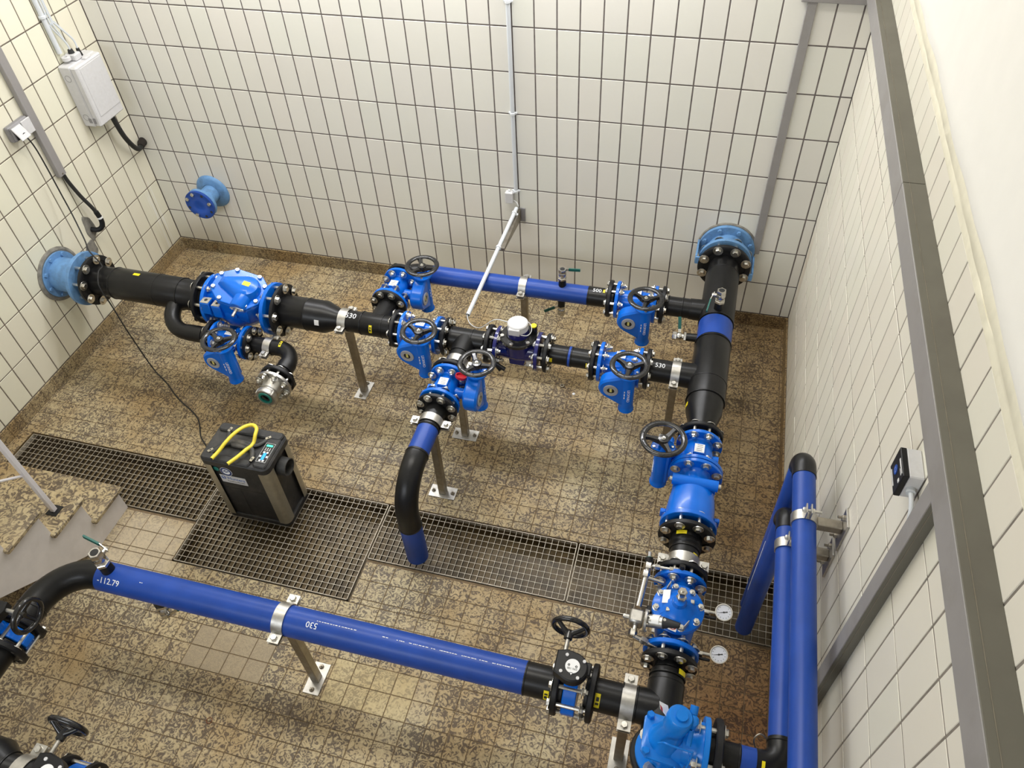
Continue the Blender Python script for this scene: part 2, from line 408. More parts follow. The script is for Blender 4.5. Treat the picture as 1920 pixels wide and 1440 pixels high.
# ------------------------------------------------------------------ the room shell
W, T, TH, Z0 = 4.5555, .125, .25216, .10
def struct(name, mb, mat, smooth=0):
    o = mesh_obj(name, mb.mesh(name, mat, smooth)); o['kind'] = 'structure'; return o
def view_px(p):
    d = Vector(p)-CAM_LOC; z = d.dot(_f)
    if z < .1: return None
    return 960+FPX*d.dot(CR)/z, 720-FPX*d.dot(CU)/z, d.length
def lay(parent, name, cells, w0, h0, R, nrm, mat, gap, th=.004, ch=.0014, jit=.0004, keep=300):
    """cells: (centre, w, h); the ones that show largest become objects, the rest one joined part"""
    sc = []
    for c, w, h in cells:
        v = view_px(c)
        if v and -60 < v[0] < 1980 and -60 < v[1] < 1500:
            d = (CAM_LOC-Vector(c)); sc.append((w*h*max(.02, d.normalized().dot(nrm))/v[2]**2, c, w, h, True))
        else: sc.append((0, c, w, h, False))
    sc.sort(key=lambda t: -t[0])
    hw, hh = (w0-gap)/2, (h0-gap)/2
    def tile(hw, hh):
        V = [(sx*hw, sy*hh, -th) for sx, sy in ((-1, -1), (1, -1), (1, 1), (-1, 1))]
        V += [(sx*hw, sy*hh, -ch) for sx, sy in ((-1, -1), (1, -1), (1, 1), (-1, 1))]
        V += [(sx*(hw-ch), sy*(hh-ch), 0) for sx, sy in ((-1, -1), (1, -1), (1, 1), (-1, 1))]
        F = [(8, 9, 10, 11)]
        for a in (0, 4):
            for k in range(4): F.append((a+k, a+(k+1) % 4, a+4+(k+1) % 4, a+4+k))
        return V, F
    mb = MB(); mb.add(*tile(hw, hh)); me = mb.mesh(name, mat, 0)
    rest = MB(); nrest = 0
    for i, (s, c, w, h, vis) in enumerate(sc):
        m = Matrix.Translation(Vector(c)+nrm*random.uniform(-jit, jit)) @ R.to_4x4() @ Matrix.Rotation(random.gauss(0, .0022), 4, 'X') @ Matrix.Rotation(random.gauss(0, .0022), 4, 'Y')
        if vis and i < keep:
            o = mesh_obj(name, me, parent, None, m @ Matrix.Diagonal(((w-gap)/(w0-gap), (h-gap)/(h0-gap), 1, 1)))
        else:
            rest.add(*tile((w-gap)/2, (h-gap)/2), M=m); nrest += 1
    if nrest: rest.part(name+'_field', parent, mat, smooth=0, stuff=True)
R_FLOOR = Matrix.Identity(3)
R_BACK = Matrix(((1, 0, 0), (0, 0, -1), (0, 1, 0)))
R_LEFT = Matrix(((0, 0, 1), (1, 0, 0), (0, 1, 0)))
R_RIGHT = Matrix(((0, 0, -1), (-1, 0, 0), (0, 1, 0)))
YF, CEIL = -6.5, 4.9
G = .0025
wb = MB().box((W/2, G+.06, CEIL/2), (W+.3, .12, CEIL)); wall_back = struct('wall_back', wb, MT['grout_dark'])
wl = MB().box((-G-.06, YF/2, CEIL/2), (.12, -YF, CEIL)); wall_left = struct('wall_left', wl, MT['grout_mid'])
wr = MB().box((W+.0012+.06, YF/2, 1.2), (.12, -YF, 2.4)); wall_right = struct('wall_right', wr, MT['grout_light'])
struct('wall_front', MB().box((W/2, YF-.06, CEIL/2), (W+.3, .12, CEIL)), MT['plaster'])
struct('ceiling', MB().box((W/2, YF/2, CEIL+.05), (W+.3, -YF+.3, .1)), MT['ceiling'])
# upper walls: plaster (the right one shows)
up = MB()
n1, n2 = 90, 26
for i in range(n1+1):
    y = -i*(-YF)/n1
    for k in range(n2+1):
        z = 2.415+(CEIL-2.415)*(k/n2)**1.5
        up.v.append((W-.014-.0015*math.sin(y*5+z*2)-.001*math.sin(11*y-z*7)+(.006 if k == 0 else 0), y, z+(.003*math.sin(7.3*y)+.003*math.sin(17*y) if k == 0 else 0)))
for i in range(n1):
    for k in range(n2): up.f.append((i*(n2+1)+k, (i+1)*(n2+1)+k, (i+1)*(n2+1)+k+1, i*(n2+1)+k+1))
struct('wall_right_plaster', up, MT['plaster'], 60)
# cream mortar edge between tiles and plaster
ed = MB(); n1 = 160
for i in range(n1+1):
    y = -i*(-YF)/n1; j = lambda a: .0022*math.sin(a*y)+.0016*math.sin(2.7*a*y+1)
    for (dx, z) in ((-.001, 2.338), (.0035, 2.341), (.0040+j(9)*.4, 2.366+j(7)), (.0025, 2.371+j(13)), (.0065+j(5)*.4, 2.378+j(11)), (.0075, 2.412+j(6)), (.004, 2.424)):
        ed.v.append((W-dx, y, z))
for i in range(n1):
    for k in range(6): ed.f.append((i*7+k, (i+1)*7+k, (i+1)*7+k+1, i*7+k+1))
struct('trim_1', ed, MT['plaster_edge'], 50)
for nm, (c, d) in {'wall_back_plaster': ((W/2, -.005, 3.7), (W, .02, 2.4)), 'wall_left_plaster': ((.005, YF/2, 3.7), (.02, -YF, 2.4))}.items():
    struct(nm, MB().box(c, d), MT['plaster'])
# wall tiles
def rows(top):
    out = []; r = 0
    while Z0+TH*r < top-.02:
        a = Z0+TH*r; b = min(a+TH, top); out.append(((a+b)/2, b-a)); r += 1
    return out
def spans(first, pitch, end):
    e = [0.]; x = first
    while x < end-.012: e.append(x); x += pitch
    e.append(end); return [((a+b)/2, b-a) for a, b in zip(e, e[1:])]
lay(wall_back, 'wall_tile', [((x, 0, z), w, h) for x, w in spans(.1225, T, W) for z, h in rows(2.5)], T, TH, R_BACK, Vector((0, -1, 0)), MT['tile_back'], .0078)
lay(wall_left, 'wall_tile', [((0, -y, z), w, h) for y, w in spans(.1144, T, 3.6) for z, h in rows(2.5)], T, TH, R_LEFT, Vector((1, 0, 0)), MT['tile_left'], .0075)
lay(wall_right, 'wall_tile', [((W, -y, z), w, h) for y, w in spans(.1026, T, 5.2) for z, h in rows(2.338)], T, TH, R_RIGHT, Vector((-1, 0, 0)), MT['tile_right'], .0065)
# floor with the drain channel let into it
CY0, CY1, PX0, PX1, PY = -1.925, -2.283, 1.450, 2.478, -2.533
RECTS = [(0, W, CY0, 0), (0, .085, CY1, CY0), (0, W, YF, PY), (0, PX0, PY, CY1), (PX1, W, PY, CY1)]
fl = MB()
for x0, x1, y0, y1 in RECTS:
    x0 -= .1*(x0 == 0); x1 += .1*(x1 == W); y1 += .1*(y1 == 0)
    fl.add([(x0, y0, -.0026), (x1, y0, -.0026), (x1, y1, -.0026), (x0, y1, -.0026)], [(0, 1, 2, 3)])
fl.box((W/2, YF/2, -.25), (W+.3, -YF+.3, .1))
floor = struct('floor', fl, MT['floor_grout'])
chn = MB(); D = -.115
for x0, x1, y0, y1 in ((.085, W, CY1, CY0), (PX0, PX1, PY, CY1)):
    chn.add([(x0, y0, D), (x1, y0, D), (x1, y1, D), (x0, y1, D)], [(0, 1, 2, 3)])
def wal(x0, y0, x1, y1): chn.add([(x0, y0, D), (x1, y1, D), (x1, y1, -.003), (x0, y0, -.003)], [(0, 1, 2, 3)])
wal(.085, CY0, W, CY0); wal(.085, CY0, .085, CY1); wal(.085, CY1, PX0, CY1); wal(PX0, CY1, PX0, PY); wal(PX0, PY, PX1, PY); wal(PX1, PY, PX1, CY1); wal(PX1, CY1, W, CY1)
chn.part('drain_channel', floor, MT['channel'], smooth=0)
FT = .105; cells = []
for x0, x1, y0, y1 in RECTS:
    y0 = max(y0, -4.3)
    k0 = math.floor((x0-3.169)/FT); gx = []
    while 3.169+k0*FT < x1:
        a, b = max(x0, 3.169+k0*FT), min(x1, 3.169+(k0+1)*FT)
        if b-a > .012: gx.append((a, b))
        k0 += 1
    k0 = math.floor((y0+2.294)/FT); gy = []
    while -2.294+k0*FT < y1:
        a, b = max(y0, -2.294+k0*FT), min(y1, -2.294+(k0+1)*FT)
        if b-a > .012: gy.append((a, b))
        k0 += 1
    cells += [(((a+b)/2, (c+d)/2, 0), b-a, d-c) for a, b in gx for c, d in gy]
lay(floor, 'floor_tile', cells, FT, FT, R_FLOOR, Vector((0, 0, 1)), MT['floor_tile'], .0042, ch=.001)
# tiled floor of the shallow pit under the wide grating
pit = [((PX0+.06+.105*i, PY+.055+.105*j, D+.005), .105, .105) for i in range(10) for j in range(3)]
# skirting tiles
def skirting(name, cells, R, nrm, slab):
    o = struct(name, slab, MT['floor_grout'])
    lay(o, 'skirting_tile', cells, .105, .1, R, nrm, MT['base_tile'], .003, th=.008)
skirting('baseboard_back', [((x, -.009, .05), w, .1) for x, w in spans(.10, .105, W)], R_BACK, Vector((0, -1, 0)), MB().box((W/2, -.003, .0485), (W, .008, .097)))
skirting('baseboard_left', [((.009, -y, .05), w, .1) for y, w in spans(.10, .105, 2.28)], R_LEFT, Vector((1, 0, 0)), MB().box((.003, -1.14, .0485), (.008, 2.28, .097)))
skirting('baseboard_right', [((W-.009, -y, .05), w, .1) for y, w in spans(.10, .105, 4.2)], R_RIGHT, Vector((-1, 0, 0)), MB().box((W-.003, -2.1, .0485), (.008, 4.2, .097)))
# gratings
def grating(x0, x1, y0, y1, label):
    g = root('floor_grating', label, 'grating', (x0, y1, -.025), 0, 'steel gratings over the drain channel'); w, d = x1-x0, y0-y1
    f = MB()
    for c, s in (((w/2, .0015, .0125), (w, .003, .025)), ((w/2, d-.0015, .0125), (w, .003, .025)), ((.0015, d/2, .0125), (.003, d, .025)), ((w-.0015, d/2, .0125), (.003, d, .025))): f.box(c, s)
    f.part('grating_frame', g, MT['galv'], smooth=0)
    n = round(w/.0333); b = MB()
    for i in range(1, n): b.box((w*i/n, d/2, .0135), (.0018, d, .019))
    b.part('bearing_bar', g, MT['galv_dark'], smooth=0, stuff=True)  # bars coloured dark brown, with a separate paler strip along their tops
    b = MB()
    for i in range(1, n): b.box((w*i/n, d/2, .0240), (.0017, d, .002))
    b.part('pale_bar_edge', g, MT['galv'], smooth=0, stuff=True)
    n = round(d/.0333); b = MB()
    for i in range(1, n):
        V = []; F = []; ns = int(w/.0333)*2+1
        for k in range(ns+1):            # twisted square rods
            a = PI/4*k*1.0; x = w*k/ns
            for q in range(4):
                V.append((x, d*i/n+.0018*math.cos(a+q*PI/2), .0230+.0018*math.sin(a+q*PI/2)))
        for k in range(ns):
            for q in range(4): F.append((4*k+q, 4*k+(q+1) % 4, 4*k+4+(q+1) % 4, 4*k+4+q))
        b.add(V, F)
    b.part('twisted_cross_bar', g, MT['galv'], smooth=0, stuff=True)
grating(.10, 1.447, -1.935, -2.273, 'long steel grating beside the stair, left of the black dehumidifier')
grating(1.455, 2.463, -1.930, -2.525, 'wide steel grating with the black dehumidifier standing on it')
grating(2.474, 3.536, -1.932, -2.276, 'narrow steel grating under the blue downpipe end')
grating(3.547, 4.545, -1.930, -2.277, 'steel grating against the right wall below two pressure gauges')
# stair along the left wall
st = MB(); pl = [(-2.285, 0)]
RZ, TD = .18, .205
for i in range(9):
    y = -2.285-TD*i; z = RZ*(i+1)-.03
    pl += [(y, z), (y-TD, z)]
yend = -2.285-TD*9
pl += [(yend, RZ*9-.45), (-2.66, 0.06), (-2.575, 0)]
V = [(x, y, z) for x in (0.013, 1.015) for y, z in pl]; n = len(pl)
F = [tuple(range(n)), tuple(range(n, 2*n))]+[(i, (i+1) % n, n+(i+1) % n, n+i) for i in range(n)]
stair = root('stair', 'white painted concrete stair with marbled treads at the left edge', 'stairs', (0, 0, 0))
me = bpy.data.meshes.new('stair_body'); me.from_pydata(V, [], F); bm = bmesh.new(); bm.from_mesh(me); bmesh.ops.triangulate(bm, faces=[f for f in bm.faces if len(f.verts) > 4]); bmesh.ops.recalc_face_normals(bm, faces=bm.faces[:]); bm.to_mesh(me); bm.free()
mesh_obj('stair_body', me, stair, MT['white_paint'])
rg = MB()
for i in range(9):
    y = -2.285-TD*i; z = RZ*(i+1)
    MB().box((.530, y-TD/2+.006, z-.015), (1.02, TD+.035, .03), .006).part('stair_tread', stair, MT['terrazzo'], smooth=0)
rg.add([(1.016, -2.30, .035), (1.016, yend, .035+.878*(-2.30-yend)), (1.022, yend, .035+.878*(-2.30-yend)), (1.022, -2.30, .035), (1.016, -2.30, .023), (1.016, yend, .023+.878*(-2.30-yend)), (1.022, yend, .023+.878*(-2.30-yend)), (1.022, -2.30, .023)], [(0, 1, 2, 3), (4, 5, 6, 7), (3, 2, 6, 7)])
rl = root('stair_railing', 'white square-tube stair railing post on a black foot plate', 'railing', (.945, -2.575, .36))
MB().box((0, 0, .48), (.025, .025, .95), .003).part('post', rl, MT['rail_white'], smooth=0)
MB().box((0, 0, .0025), (.062, .062, .005), .001).part('foot_plate', rl, MT['black_pp'], smooth=0)
k = .18/.205
MB().cyl((0, 0, .30), (0, -1.4, .30+1.4*k), .007, seg=8).part('lower_rail', rl, MT['rail_white'])
MB().cyl((0, .115, .965-.115*k), (0, -1.4, .965+1.4*k), .018, seg=12).part('handrail', rl, MT['black_rubber'])
# ------------------------------------------------------------------ pipework helpers
X, Y, Z = Vector((1, 0, 0)), Vector((0, 1, 0)), Vector((0, 0, 1))
_bolts = {}
def bolt_mesh(L, d):
    k = (round(L, 3), d)
    if k not in _bolts:
        m = MB(); R = d*1.5/math.sqrt(3)
        m.ring(-.003, 0, 0, d*1.5, seg=12, c=.0005); m.hexa((0, 0, -.003), -Z, d*1.5, d*.65)
        m.cyl((0, 0, 0), (0, 0, L+d*1.5), d/2, seg=8); m.ring(L, L+.003, 0, d*1.5, seg=12, c=.0005); m.hexa((0, 0, L+.003), Z, d*1.5, d*.8)
        _bolts[k] = m.mesh('bolt', MT['zinc'], 30)
    return _bolts[k]
def bolts(par, o, ax, pcd, L, d, n=8, off=.5, skip=()):
    """bolt circle: heads at o, nuts L further along ax"""
    x, y, z = basis(ax); o = Vector(o); me = bolt_mesh(L, d)
    for k in range(n):
        if k in skip: continue
        a = 2*PI*(k+off)/n
        mesh_obj('bolt', me, par, None, frame(o+(x*math.cos(a)+y*math.sin(a))*pcd/2, ax) @ Matrix.Rotation(random.uniform(0, PI/3), 4, 'Z'))
FL = {80: (.200, .160, .015, 8), 100: (.218, .180, .016, 8), 125: (.250, .205, .017, 8), 200: (.314, .266, .021, 8), 65: (.185, .145, .015, 4)}
def back_flange(par, o, ax, dn, ri, t=.024, name='backing_flange'):
    """black backing flange; o is its inner (joint) face, ax points away from the joint"""
    ro = FL[dn][0]/2; m = MB()
    m.lathe([(0, ri), (0, ro-.004), (.004, ro), (t-.004, ro), (t, ro-.006), (t-.001, ro*.80), (t-.004, ro*.78), (t-.004, ri), (0, ri)], o, ax, 40)
    return m.part(name, par, MT['black_pp'])
def blue_flange(par, o, ax, dn, ri, t=.019, mat='blue_valve'):
    ro = FL[dn][0]/2
    return MB().ring(0, t, ri, ro, o, ax, 40, .002).part('flange', par, MT[mat])
def stub_collar(mb, o, ax, dn, ri, L=.016): mb.ring(0, L, ri*.6, FL[dn][1]/2-.014, o, ax, 32)
def rings(mb, o, ax, r, ts, h=.0035, w=.008):
    for t in ts: mb.torus(Vector(o)+Vector(ax)*t, ax, r, h, 32, 8, w/h*.5)
def ylabel(par, o, ax, r, t0, t1, a0, a1, dark=True):
    MB().patch(o, ax, r+.001, t0, t1, a0, a1).part('yellow_tag', par, MT['yellow'], label='yellow tag')
    if dark:
        m = MB(); x = (t1-t0)*.18; da = (a1-a0)*.12
        m.patch(o, ax, r+.0022, t0+x, t1-x, a0+da*2.0, a0+da*3.2, 1); m.patch(o, ax, r+.0022, t0+x, t1-x*1.6, a0+da*4.2, a0+da*6.4, 1)
        m.part('tag_print', par, MT['ink'])
def marker(par, txt, size, o, ax, r, ang, flip=1, turn=0):
    m = MB(); wrap_text(m, txt, size, o, ax, r, ang, flip, turn)
    return m.part('marker_writing', par, MT['white_ink'], smooth=0)
UP = lambda ax: None
MAIN_RZ = -.0145
def on_main(x): return (x, -1.112-.0145*x, .6)
def on_col(s): return (4.080-.0105*s, -s, .6)
COL_RZ = -(PI/2+.0105)

# ------------------------------------------------------------------ main line, left to right
# light blue stub in the left wall
t = root('wall_flange_pipe', 'light blue flanged pipe stub coming out of the left wall', 'pipe', on_main(0), MAIN_RZ)
MB().lathe([(.001, .105), (.001, .174), (.010, .172), (.016, .158), (.012, .146), (.012, .105)], ax=X, seg=40).part('mortar_ring', t, MT['mortar'])
m = MB().ring(.006, .020, .09, .147, ax=X, seg=40); m.lathe([(.02, .108), (.205, .108)], ax=X, seg=36)
m.part('pipe', t, MT['old_blue']); MB().ring(.200, .226, .08, .170, ax=X, seg=44).part('flange', t, MT['old_blue'])
k = MB()
for i in range(8): a = 2*PI*(i+.25)/8; k.hexa((.020, .128*math.cos(a), .128*math.sin(a)), X, .022, .010)
k.part('wall_bolt_ring', t, MT['old_blue'], stuff=True)
# spool A: black 200 mm pipe with the bypass branch
xa = .262; t = root('black_pipe_spool', 'thick black pipe from the left wall to the big check valve, with a bent branch', 'pipe', on_main(xa), MAIN_RZ)
m = MB(); e = 1.100-xa
m.lathe([(0, .06), (0, .116), (.014, .116), (.014, .094), (.17, .094), (.180, .099), (.655, .099), (.662, .095), (e-.014, .095), (e-.014, .116), (e, .116), (e, .06)], ax=X, seg=40)
rings(m, (0, 0, 0), X, .099, (.180, .49, .655), .003)
m.part('pipe', t, MT['black_pe'])
back_flange(t, (.014, 0, 0), X, 200, .094); back_flange(t, (e-.014, 0, 0), -X, 200, .095)
bolts(t, (.040, 0, 0), -X, .266, .098, .020); bolts(t, (e-.040, 0, 0), X, .266, .085, .020)
ylabel(t, (0, 0, 0), X, .099, .335, .378, PI*.47, PI*.53, False)
br = MB(); cy = -.325
BYP, BZ = -.233, -.080                                   # bypass axis: in front of and below the main axis
wv = Vector((0, -.94, -.34)).normalized(); R = .15; c0 = Vector((.63+R, BYP, BZ))-wv*R
pth = [c0-X*R-wv*.16, c0-X*R-wv*.02]+arc(c0, -X, wv, R, 0, PI/2, 12)+[(.86, BYP, BZ), (.984, BYP, BZ)]
br.sweep(pth, .047, 24); br.cyl(c0-X*R-wv*.15, c0-X*R-wv*.055, .060, seg=28); br.cyl((.80, BYP, BZ), (.90, BYP, BZ), .050, seg=28)
rings(br, (.90, BYP, BZ), X, .050, (0, .05), .003); br.ring(.974, .988, .02, .068, (0, BYP, BZ), X, 28)
br.part('bypass_branch', t, MT['black_pe']); back_flange(t, (.974, BYP, BZ), -X, 80, .046)
bolts(t, (.950, BYP, BZ), X, .160, .062, .016)

def handwheel(par, o, R, name='handwheel'):
    o = Vector(o); m = MB(); m.torus(o, Z, R-.013, .0145, 48, 12, .62)
    for k in range(3):
        a = 2*PI*k/3+.5; d = Vector((math.cos(a), math.sin(a), 0)); s = Vector((-d.y, d.x, 0))
        P0 = o+d*.018-Z*.012; P1 = o+d*(R-.015)-Z*.002; V = []
        for P, w, h in ((P0, .019, .010), (P0*.45+P1*.55, .0125, .007), (P1, .017, .006)):
            V += [P+s*w-Z*h, P-s*w-Z*h, P-s*w*.55+Z*h, P+s*w*.55+Z*h]
        m.add(V, [(0, 1, 5, 4), (1, 2, 6, 5), (2, 3, 7, 6), (3, 0, 4, 7), (4, 5, 9, 8), (5, 6, 10, 9), (6, 7, 11, 10), (7, 4, 8, 11)])
    m.lathe([(-.034, .012), (-.030, .022), (-.004, .027), (.004, .024), (.006, 0)], o, Z, 20)
    w = m.part(name, par, MT['black_gloss'])
    h = MB()
    for k in range(14):
        a = 2*PI*k/14+.1; h.cyl(o+Vector((math.cos(a)*(R-.011), math.sin(a)*(R-.011), .0075)), o+Vector((math.cos(a)*(R-.011), math.sin(a)*(R-.011), .0092)), .0042, seg=8)
    h.part('rim_dimple', w, MT['ink'], stuff=True)
    n = MB(); n.ring(.005, .009, .0, .010, o, Z, 16); n.hexa(o+Z*.009, Z, .011, .005); n.part('hub_nut', w, MT['zinc'])
def gear_valve(label, loc, rz, L, dn, dn2=None, wheelR=.1, br=.062, plate=True, cap=False, dial=True):
    """blue flanged valve: flow along x, worm gearbox on -y, handwheel on top"""
    t = root('gear_valve', label, 'valve', loc, rz, 'blue gearbox valves with black handwheels'); dn2 = dn2 or dn; ft = .019
    blue_flange(t, (-L/2, 0, 0), X, dn, br*.7); blue_flange(t, (L/2, 0, 0), -X, dn2, br*.7)
    m = MB(); h = L/2-ft
    m.lathe([(-h, br*1.02), (-h+.008, br*.94), (-h*.55, br*1.0), (0, br*1.12), (h*.55, br*1.0), (h-.008, br*.94), (h, br*1.02)], ax=X, seg=32)
    m.cyl((0, -.03, 0), (0, -.125, 0), .030, seg=20); m.cyl((0, -.11, 0), (0, -.122, 0), .042, seg=20)
    m.cyl((0, .03, -.0), (0, br+.030, 0), .024, seg=20)
    m.box((0, 0, br*1.06), (.060, .056, .016), .003)
    for s in (-1, 1): m.box((s*.038, -.055, -.012), (.008, .075, .02), .001)
    m.part('valve_body', t, MT['blue_valve'])
    if plate:
        MB().box((0, 0, br*1.06+.009), (.050, .046, .0016)).part('name_plate', t, MT['white_label'], smooth=0)
        k = MB()
        for i in range(4): k.box((-.018+.011*i, random.uniform(-.004, .004), br*1.06+.0102), (.003, .026, .0006))
        k.part('plate_print', t, MT['grey_plastic'], smooth=0, stuff=True)
    g = MB(); Q = Matrix(((1, 0, 0, 0), (0, 0, -1, 0), (0, 1, 0, 0), (0, 0, 0, 1)))       # prism z -> -y
    wx = .066
    g.prism(hull2(circ(-.012, 0, .072, 28)+[(wx+.026, .098), (wx-.03, .100), (wx+.026, -.115), (wx-.016, -.115)]), .120, .196, .010, M=Q)
    c = (wx, -.166, 0)
    g.lathe([(-.152, 0), (-.152, .036), (-.149, .042), (-.141, .042), (-.134, .0375), (-.11, .037), (.1, .036), (.106, .034)], c, Z, 28)
    g.ring(.104, .118, .0, .056, c, Z, 32, .003); g.cyl((wx, -.166, .118), (wx, -.166, .150), .024, .015, seg=18)
    for k in range(4): a = PI/4+k*PI/2; g.box((wx+.027*math.cos(a), -.166+.027*math.sin(a), .126), (.007, .007, .016))
    g.part('gearbox', t, MT['blue_valve'])
    b = MB()
    for k in range(4): a = k*PI/2+.2; b.hexa((wx+.043*math.cos(a), -.166+.043*math.sin(a), .118), Z, .013, .007)
    b.part('gearbox_screw', t, MT['zinc'], stuff=True)
    d = MB().ring(.195, .202, .020, .039, (-.016, 0, 0), -Y, 28); d.part('dial_ring', t, MT['dial_grey'])
    MB().ring(.1965, .1985, 0, .021, (-.016, 0, 0), -Y, 20).part('dial_window', t, MT['ink'])
    MB().box((-.016, -.1990, .002), (.012, .0016, .026)).part('dial_pointer', t, MT['tape'], smooth=0)
    k = MB(); wrap_text(k, 'LEOPARD', .022, c, Z, .0365, 0, 1); 
    # text runs downward on the worm housing, facing outward
    k = MB(); V, F = text_vf('LEOPARD', .021)
    k.add([Vector((wx+.0368*math.sin(.32+p[1]/.037), -.166-.0368*math.cos(.32+p[1]/.037)-p[2], -.02-p[0])) for p in V], F)
    for i, (z0, l) in enumerate(((.012, .010), (-.006, .016), (-.030, .012))):
        a = .32-.021/.037; k.box((wx+.0372*math.sin(a), -.166-.0372*math.cos(a), z0-l/2), (.005, .001, l))
    k.part('cast_lettering', t, MT['white_ink'], smooth=0)
    handwheel(t, (wx, -.170, .178), wheelR)
    if cap:
        r = MB(); r.lathe([(0, 0), (0, .028), (.003, .030), (.014, .030), (.014, .026), (.004, .024), (.004, 0)], (.045, -.080, .072), Vector((.35, -.25, 1)), 24); r.part('red_cap', t, MT['red'], label='red plastic cap')
    return t
# bypass gear valve and hose outlet
bx = xa+.990
gear_valve('small blue gear valve on the low bypass pipe, handwheel below the big check valve', (on_main(bx)[0]+.106-.0034, on_main(bx)[1]+BYP-.0016, .6+BZ), MAIN_RZ, .212, 80, br=.052, wheelR=.100)
t = root('hose_outlet_elbow', 'black elbow with a stainless hose coupling and green seal, under the big check valve', 'pipe', (on_main(bx)[0]+.212-.0034, on_main(bx)[1]+BYP-.003, .6+BZ), MAIN_RZ)
m = MB(); R = .115
SX = .19
pth = [(0, 0, 0), (SX-.02, 0, 0)]+arc((SX, -R, 0), Y, X, R, 0, PI/2, 12)+[(SX+R, -.245, 0)]
m.sweep(pth, .046, 28); m.ring(-.002, .012, .02, .068, ax=X, seg=28); m.ring(.238, .252, .02, .068, (SX+R, 0, 0), -Y, 28)
m.cyl((SX+R, -.11, 0), (SX+R, -.165, 0), .050, seg=28); rings(m, (SX+R, -.165, 0), Y, .050, (0,), .003); rings(m, (.12, 0, 0), X, .046, (0,), .004)
m.part('elbow', t, MT['black_pe']); back_flange(t, (.012, 0, 0), X, 80, .046); bolts(t, (.036, 0, 0), -X, .160, .062, .016)
ex = SX+R
back_flange(t, (ex, -.238, 0), Y, 80, .046)
MB().ring(0, .018, .03, .100, (ex, -.265, 0), -Y, 40).part('steel_flange', t, MT['stainless'])
bolts(t, (ex, -.214, 0), -Y, .160, .072, .016)
c = MB(); c.lathe([(.0, .062), (.02, .056), (.045, .052), (.05, .046), (.062, .046), (.062, .056), (.066, .058), (.090, .058), (.094, .054), (.094, .040)], (ex, -.283, 0), -Y, 32)
for k in range(3): a = 2*PI*k/3+.6; c.box((ex+.050*math.cos(a), -.36, .050*math.sin(a)), (.02, .035, .02), .004)
c.part('hose_coupling', t, MT['stainless'])
s = MB(); s.ring(.088, .098, .027, .041, (ex, -.283, 0), -Y, 32, .003); s.part('seal', t, MT['green_seal'], label='green rubber seal')
MB().cyl((ex, -.285, 0), (ex, -.35, 0), .030, seg=24).part('bore', t, MT['ink'])
ylabel(t, (SX, 0, 0), X, .047, .022, .036, PI*.42, PI*.68)

# big swing check valve
xc = 1.130; t = root('swing_check_valve', 'large blue check valve with a bolted bonnet and shaft pin on the left main pipe', 'valve', on_main(xc), MAIN_RZ)
Lc = .412
blue_flange(t, (0, 0, 0), X, 200, .08, .023); blue_flange(t, (Lc, 0, 0), -X, 200, .08, .023)
m = MB(); m.lathe([(.02, .122), (.03, .112), (.08, .118), (.17, .145), (.23, .140), (.31, .098), (.35, .092), (.382, .108), (.392, .120)], ax=X, seg=40)
nx = Vector((.22, -.16, 1)).normalized(); Bf = Matrix((Vector((1, 0, -.22)).normalized(), nx.cross(Vector((1, 0, -.22)).normalized()), nx)).transposed().to_4x4(); Bf.translation = Vector((.205, -.015, 0))
hexp = [(-.155, -.055), (-.075, -.125), (.105, -.125), (.150, -.065), (.150, .065), (.085, .125), (-.075, .125), (-.155, .06)]
m.prism([(p[0]*.93, p[1]*.93) for p in hexp], .02, .138, 0, M=Bf); m.prism(hexp, .134, .152, .003, M=Bf)
m.part('valve_body', t, MT['blue_valve'])
d = MB(); d.prism(hexp, .154, .170, .003, M=Bf)
for sc, z0, z1 in ((1, .168, .19),):
    base = hull2(circ(.04, .0, .088, 24)+[(-.125, -.02), (-.125, .025)]); V = []; n = len(base)
    for s_, zz, sh in ((1, .168, 0), (.93, .195, .004), (.74, .217, .012), (.40, .226, .016)):
        V += [(.04+(p[0]-.04)*s_+sh, p[1]*s_, zz) for p in base]
    F = [(i*n+k, i*n+(k+1) % n, (i+1)*n+(k+1) % n, (i+1)*n+k) for i in range(3) for k in range(n)]+[tuple(3*n+k for k in range(n))]
    d.add(V, F, Bf)
d.lathe([(0, .050), (.125, .048), (.132, .042), (.132, 0)], Bf @ Vector((.055, -.005, .172)), Bf.to_3x3() @ Vector((0, -1, -.06)), 24)
d.part('bonnet', t, MT['blue_valve'])
b = MB()
for p in hexp: b.hexa(Bf @ Vector((p[0]*.88, p[1]*.88, .170)), nx, .024, .013)
b.part('bonnet_bolt', t, MT['zinc'], stuff=True)
so = Bf @ Vector((.055, -.137, .164)); sd = (Bf.to_3x3() @ Vector((0, -1, -.06))).normalized()
pm = MB(); pm.prism(hull2(circ(0, 0, .020, 16)+circ(-.037, 0, .009, 10)+circ(.037, 0, .009, 10)), 0, .006, .001, M=Matrix((Bf.to_3x3() @ X, sd.cross(Bf.to_3x3() @ X), sd)).transposed().to_4x4().copy() if False else frame(so, sd))
pm.part('shaft_plate', t, MT['zinc']); MB().cyl(so, so+sd*.055, .009, seg=16).part('shaft_pin', t, MT['stainless'])
b = MB()
for k in (-.028, .028): b.hexa(so+basis(sd)[0]*k+sd*.006, sd, .009, .005)
b.part('plate_screw', t, MT['zinc'], stuff=True)
lb = MB()
for k in range(2): lb.box((.050+.070*k, -.128, .062-.012*k), (.060, .058, .085), .004)
lb.part('lug_block', t, MT['blue_valve'])
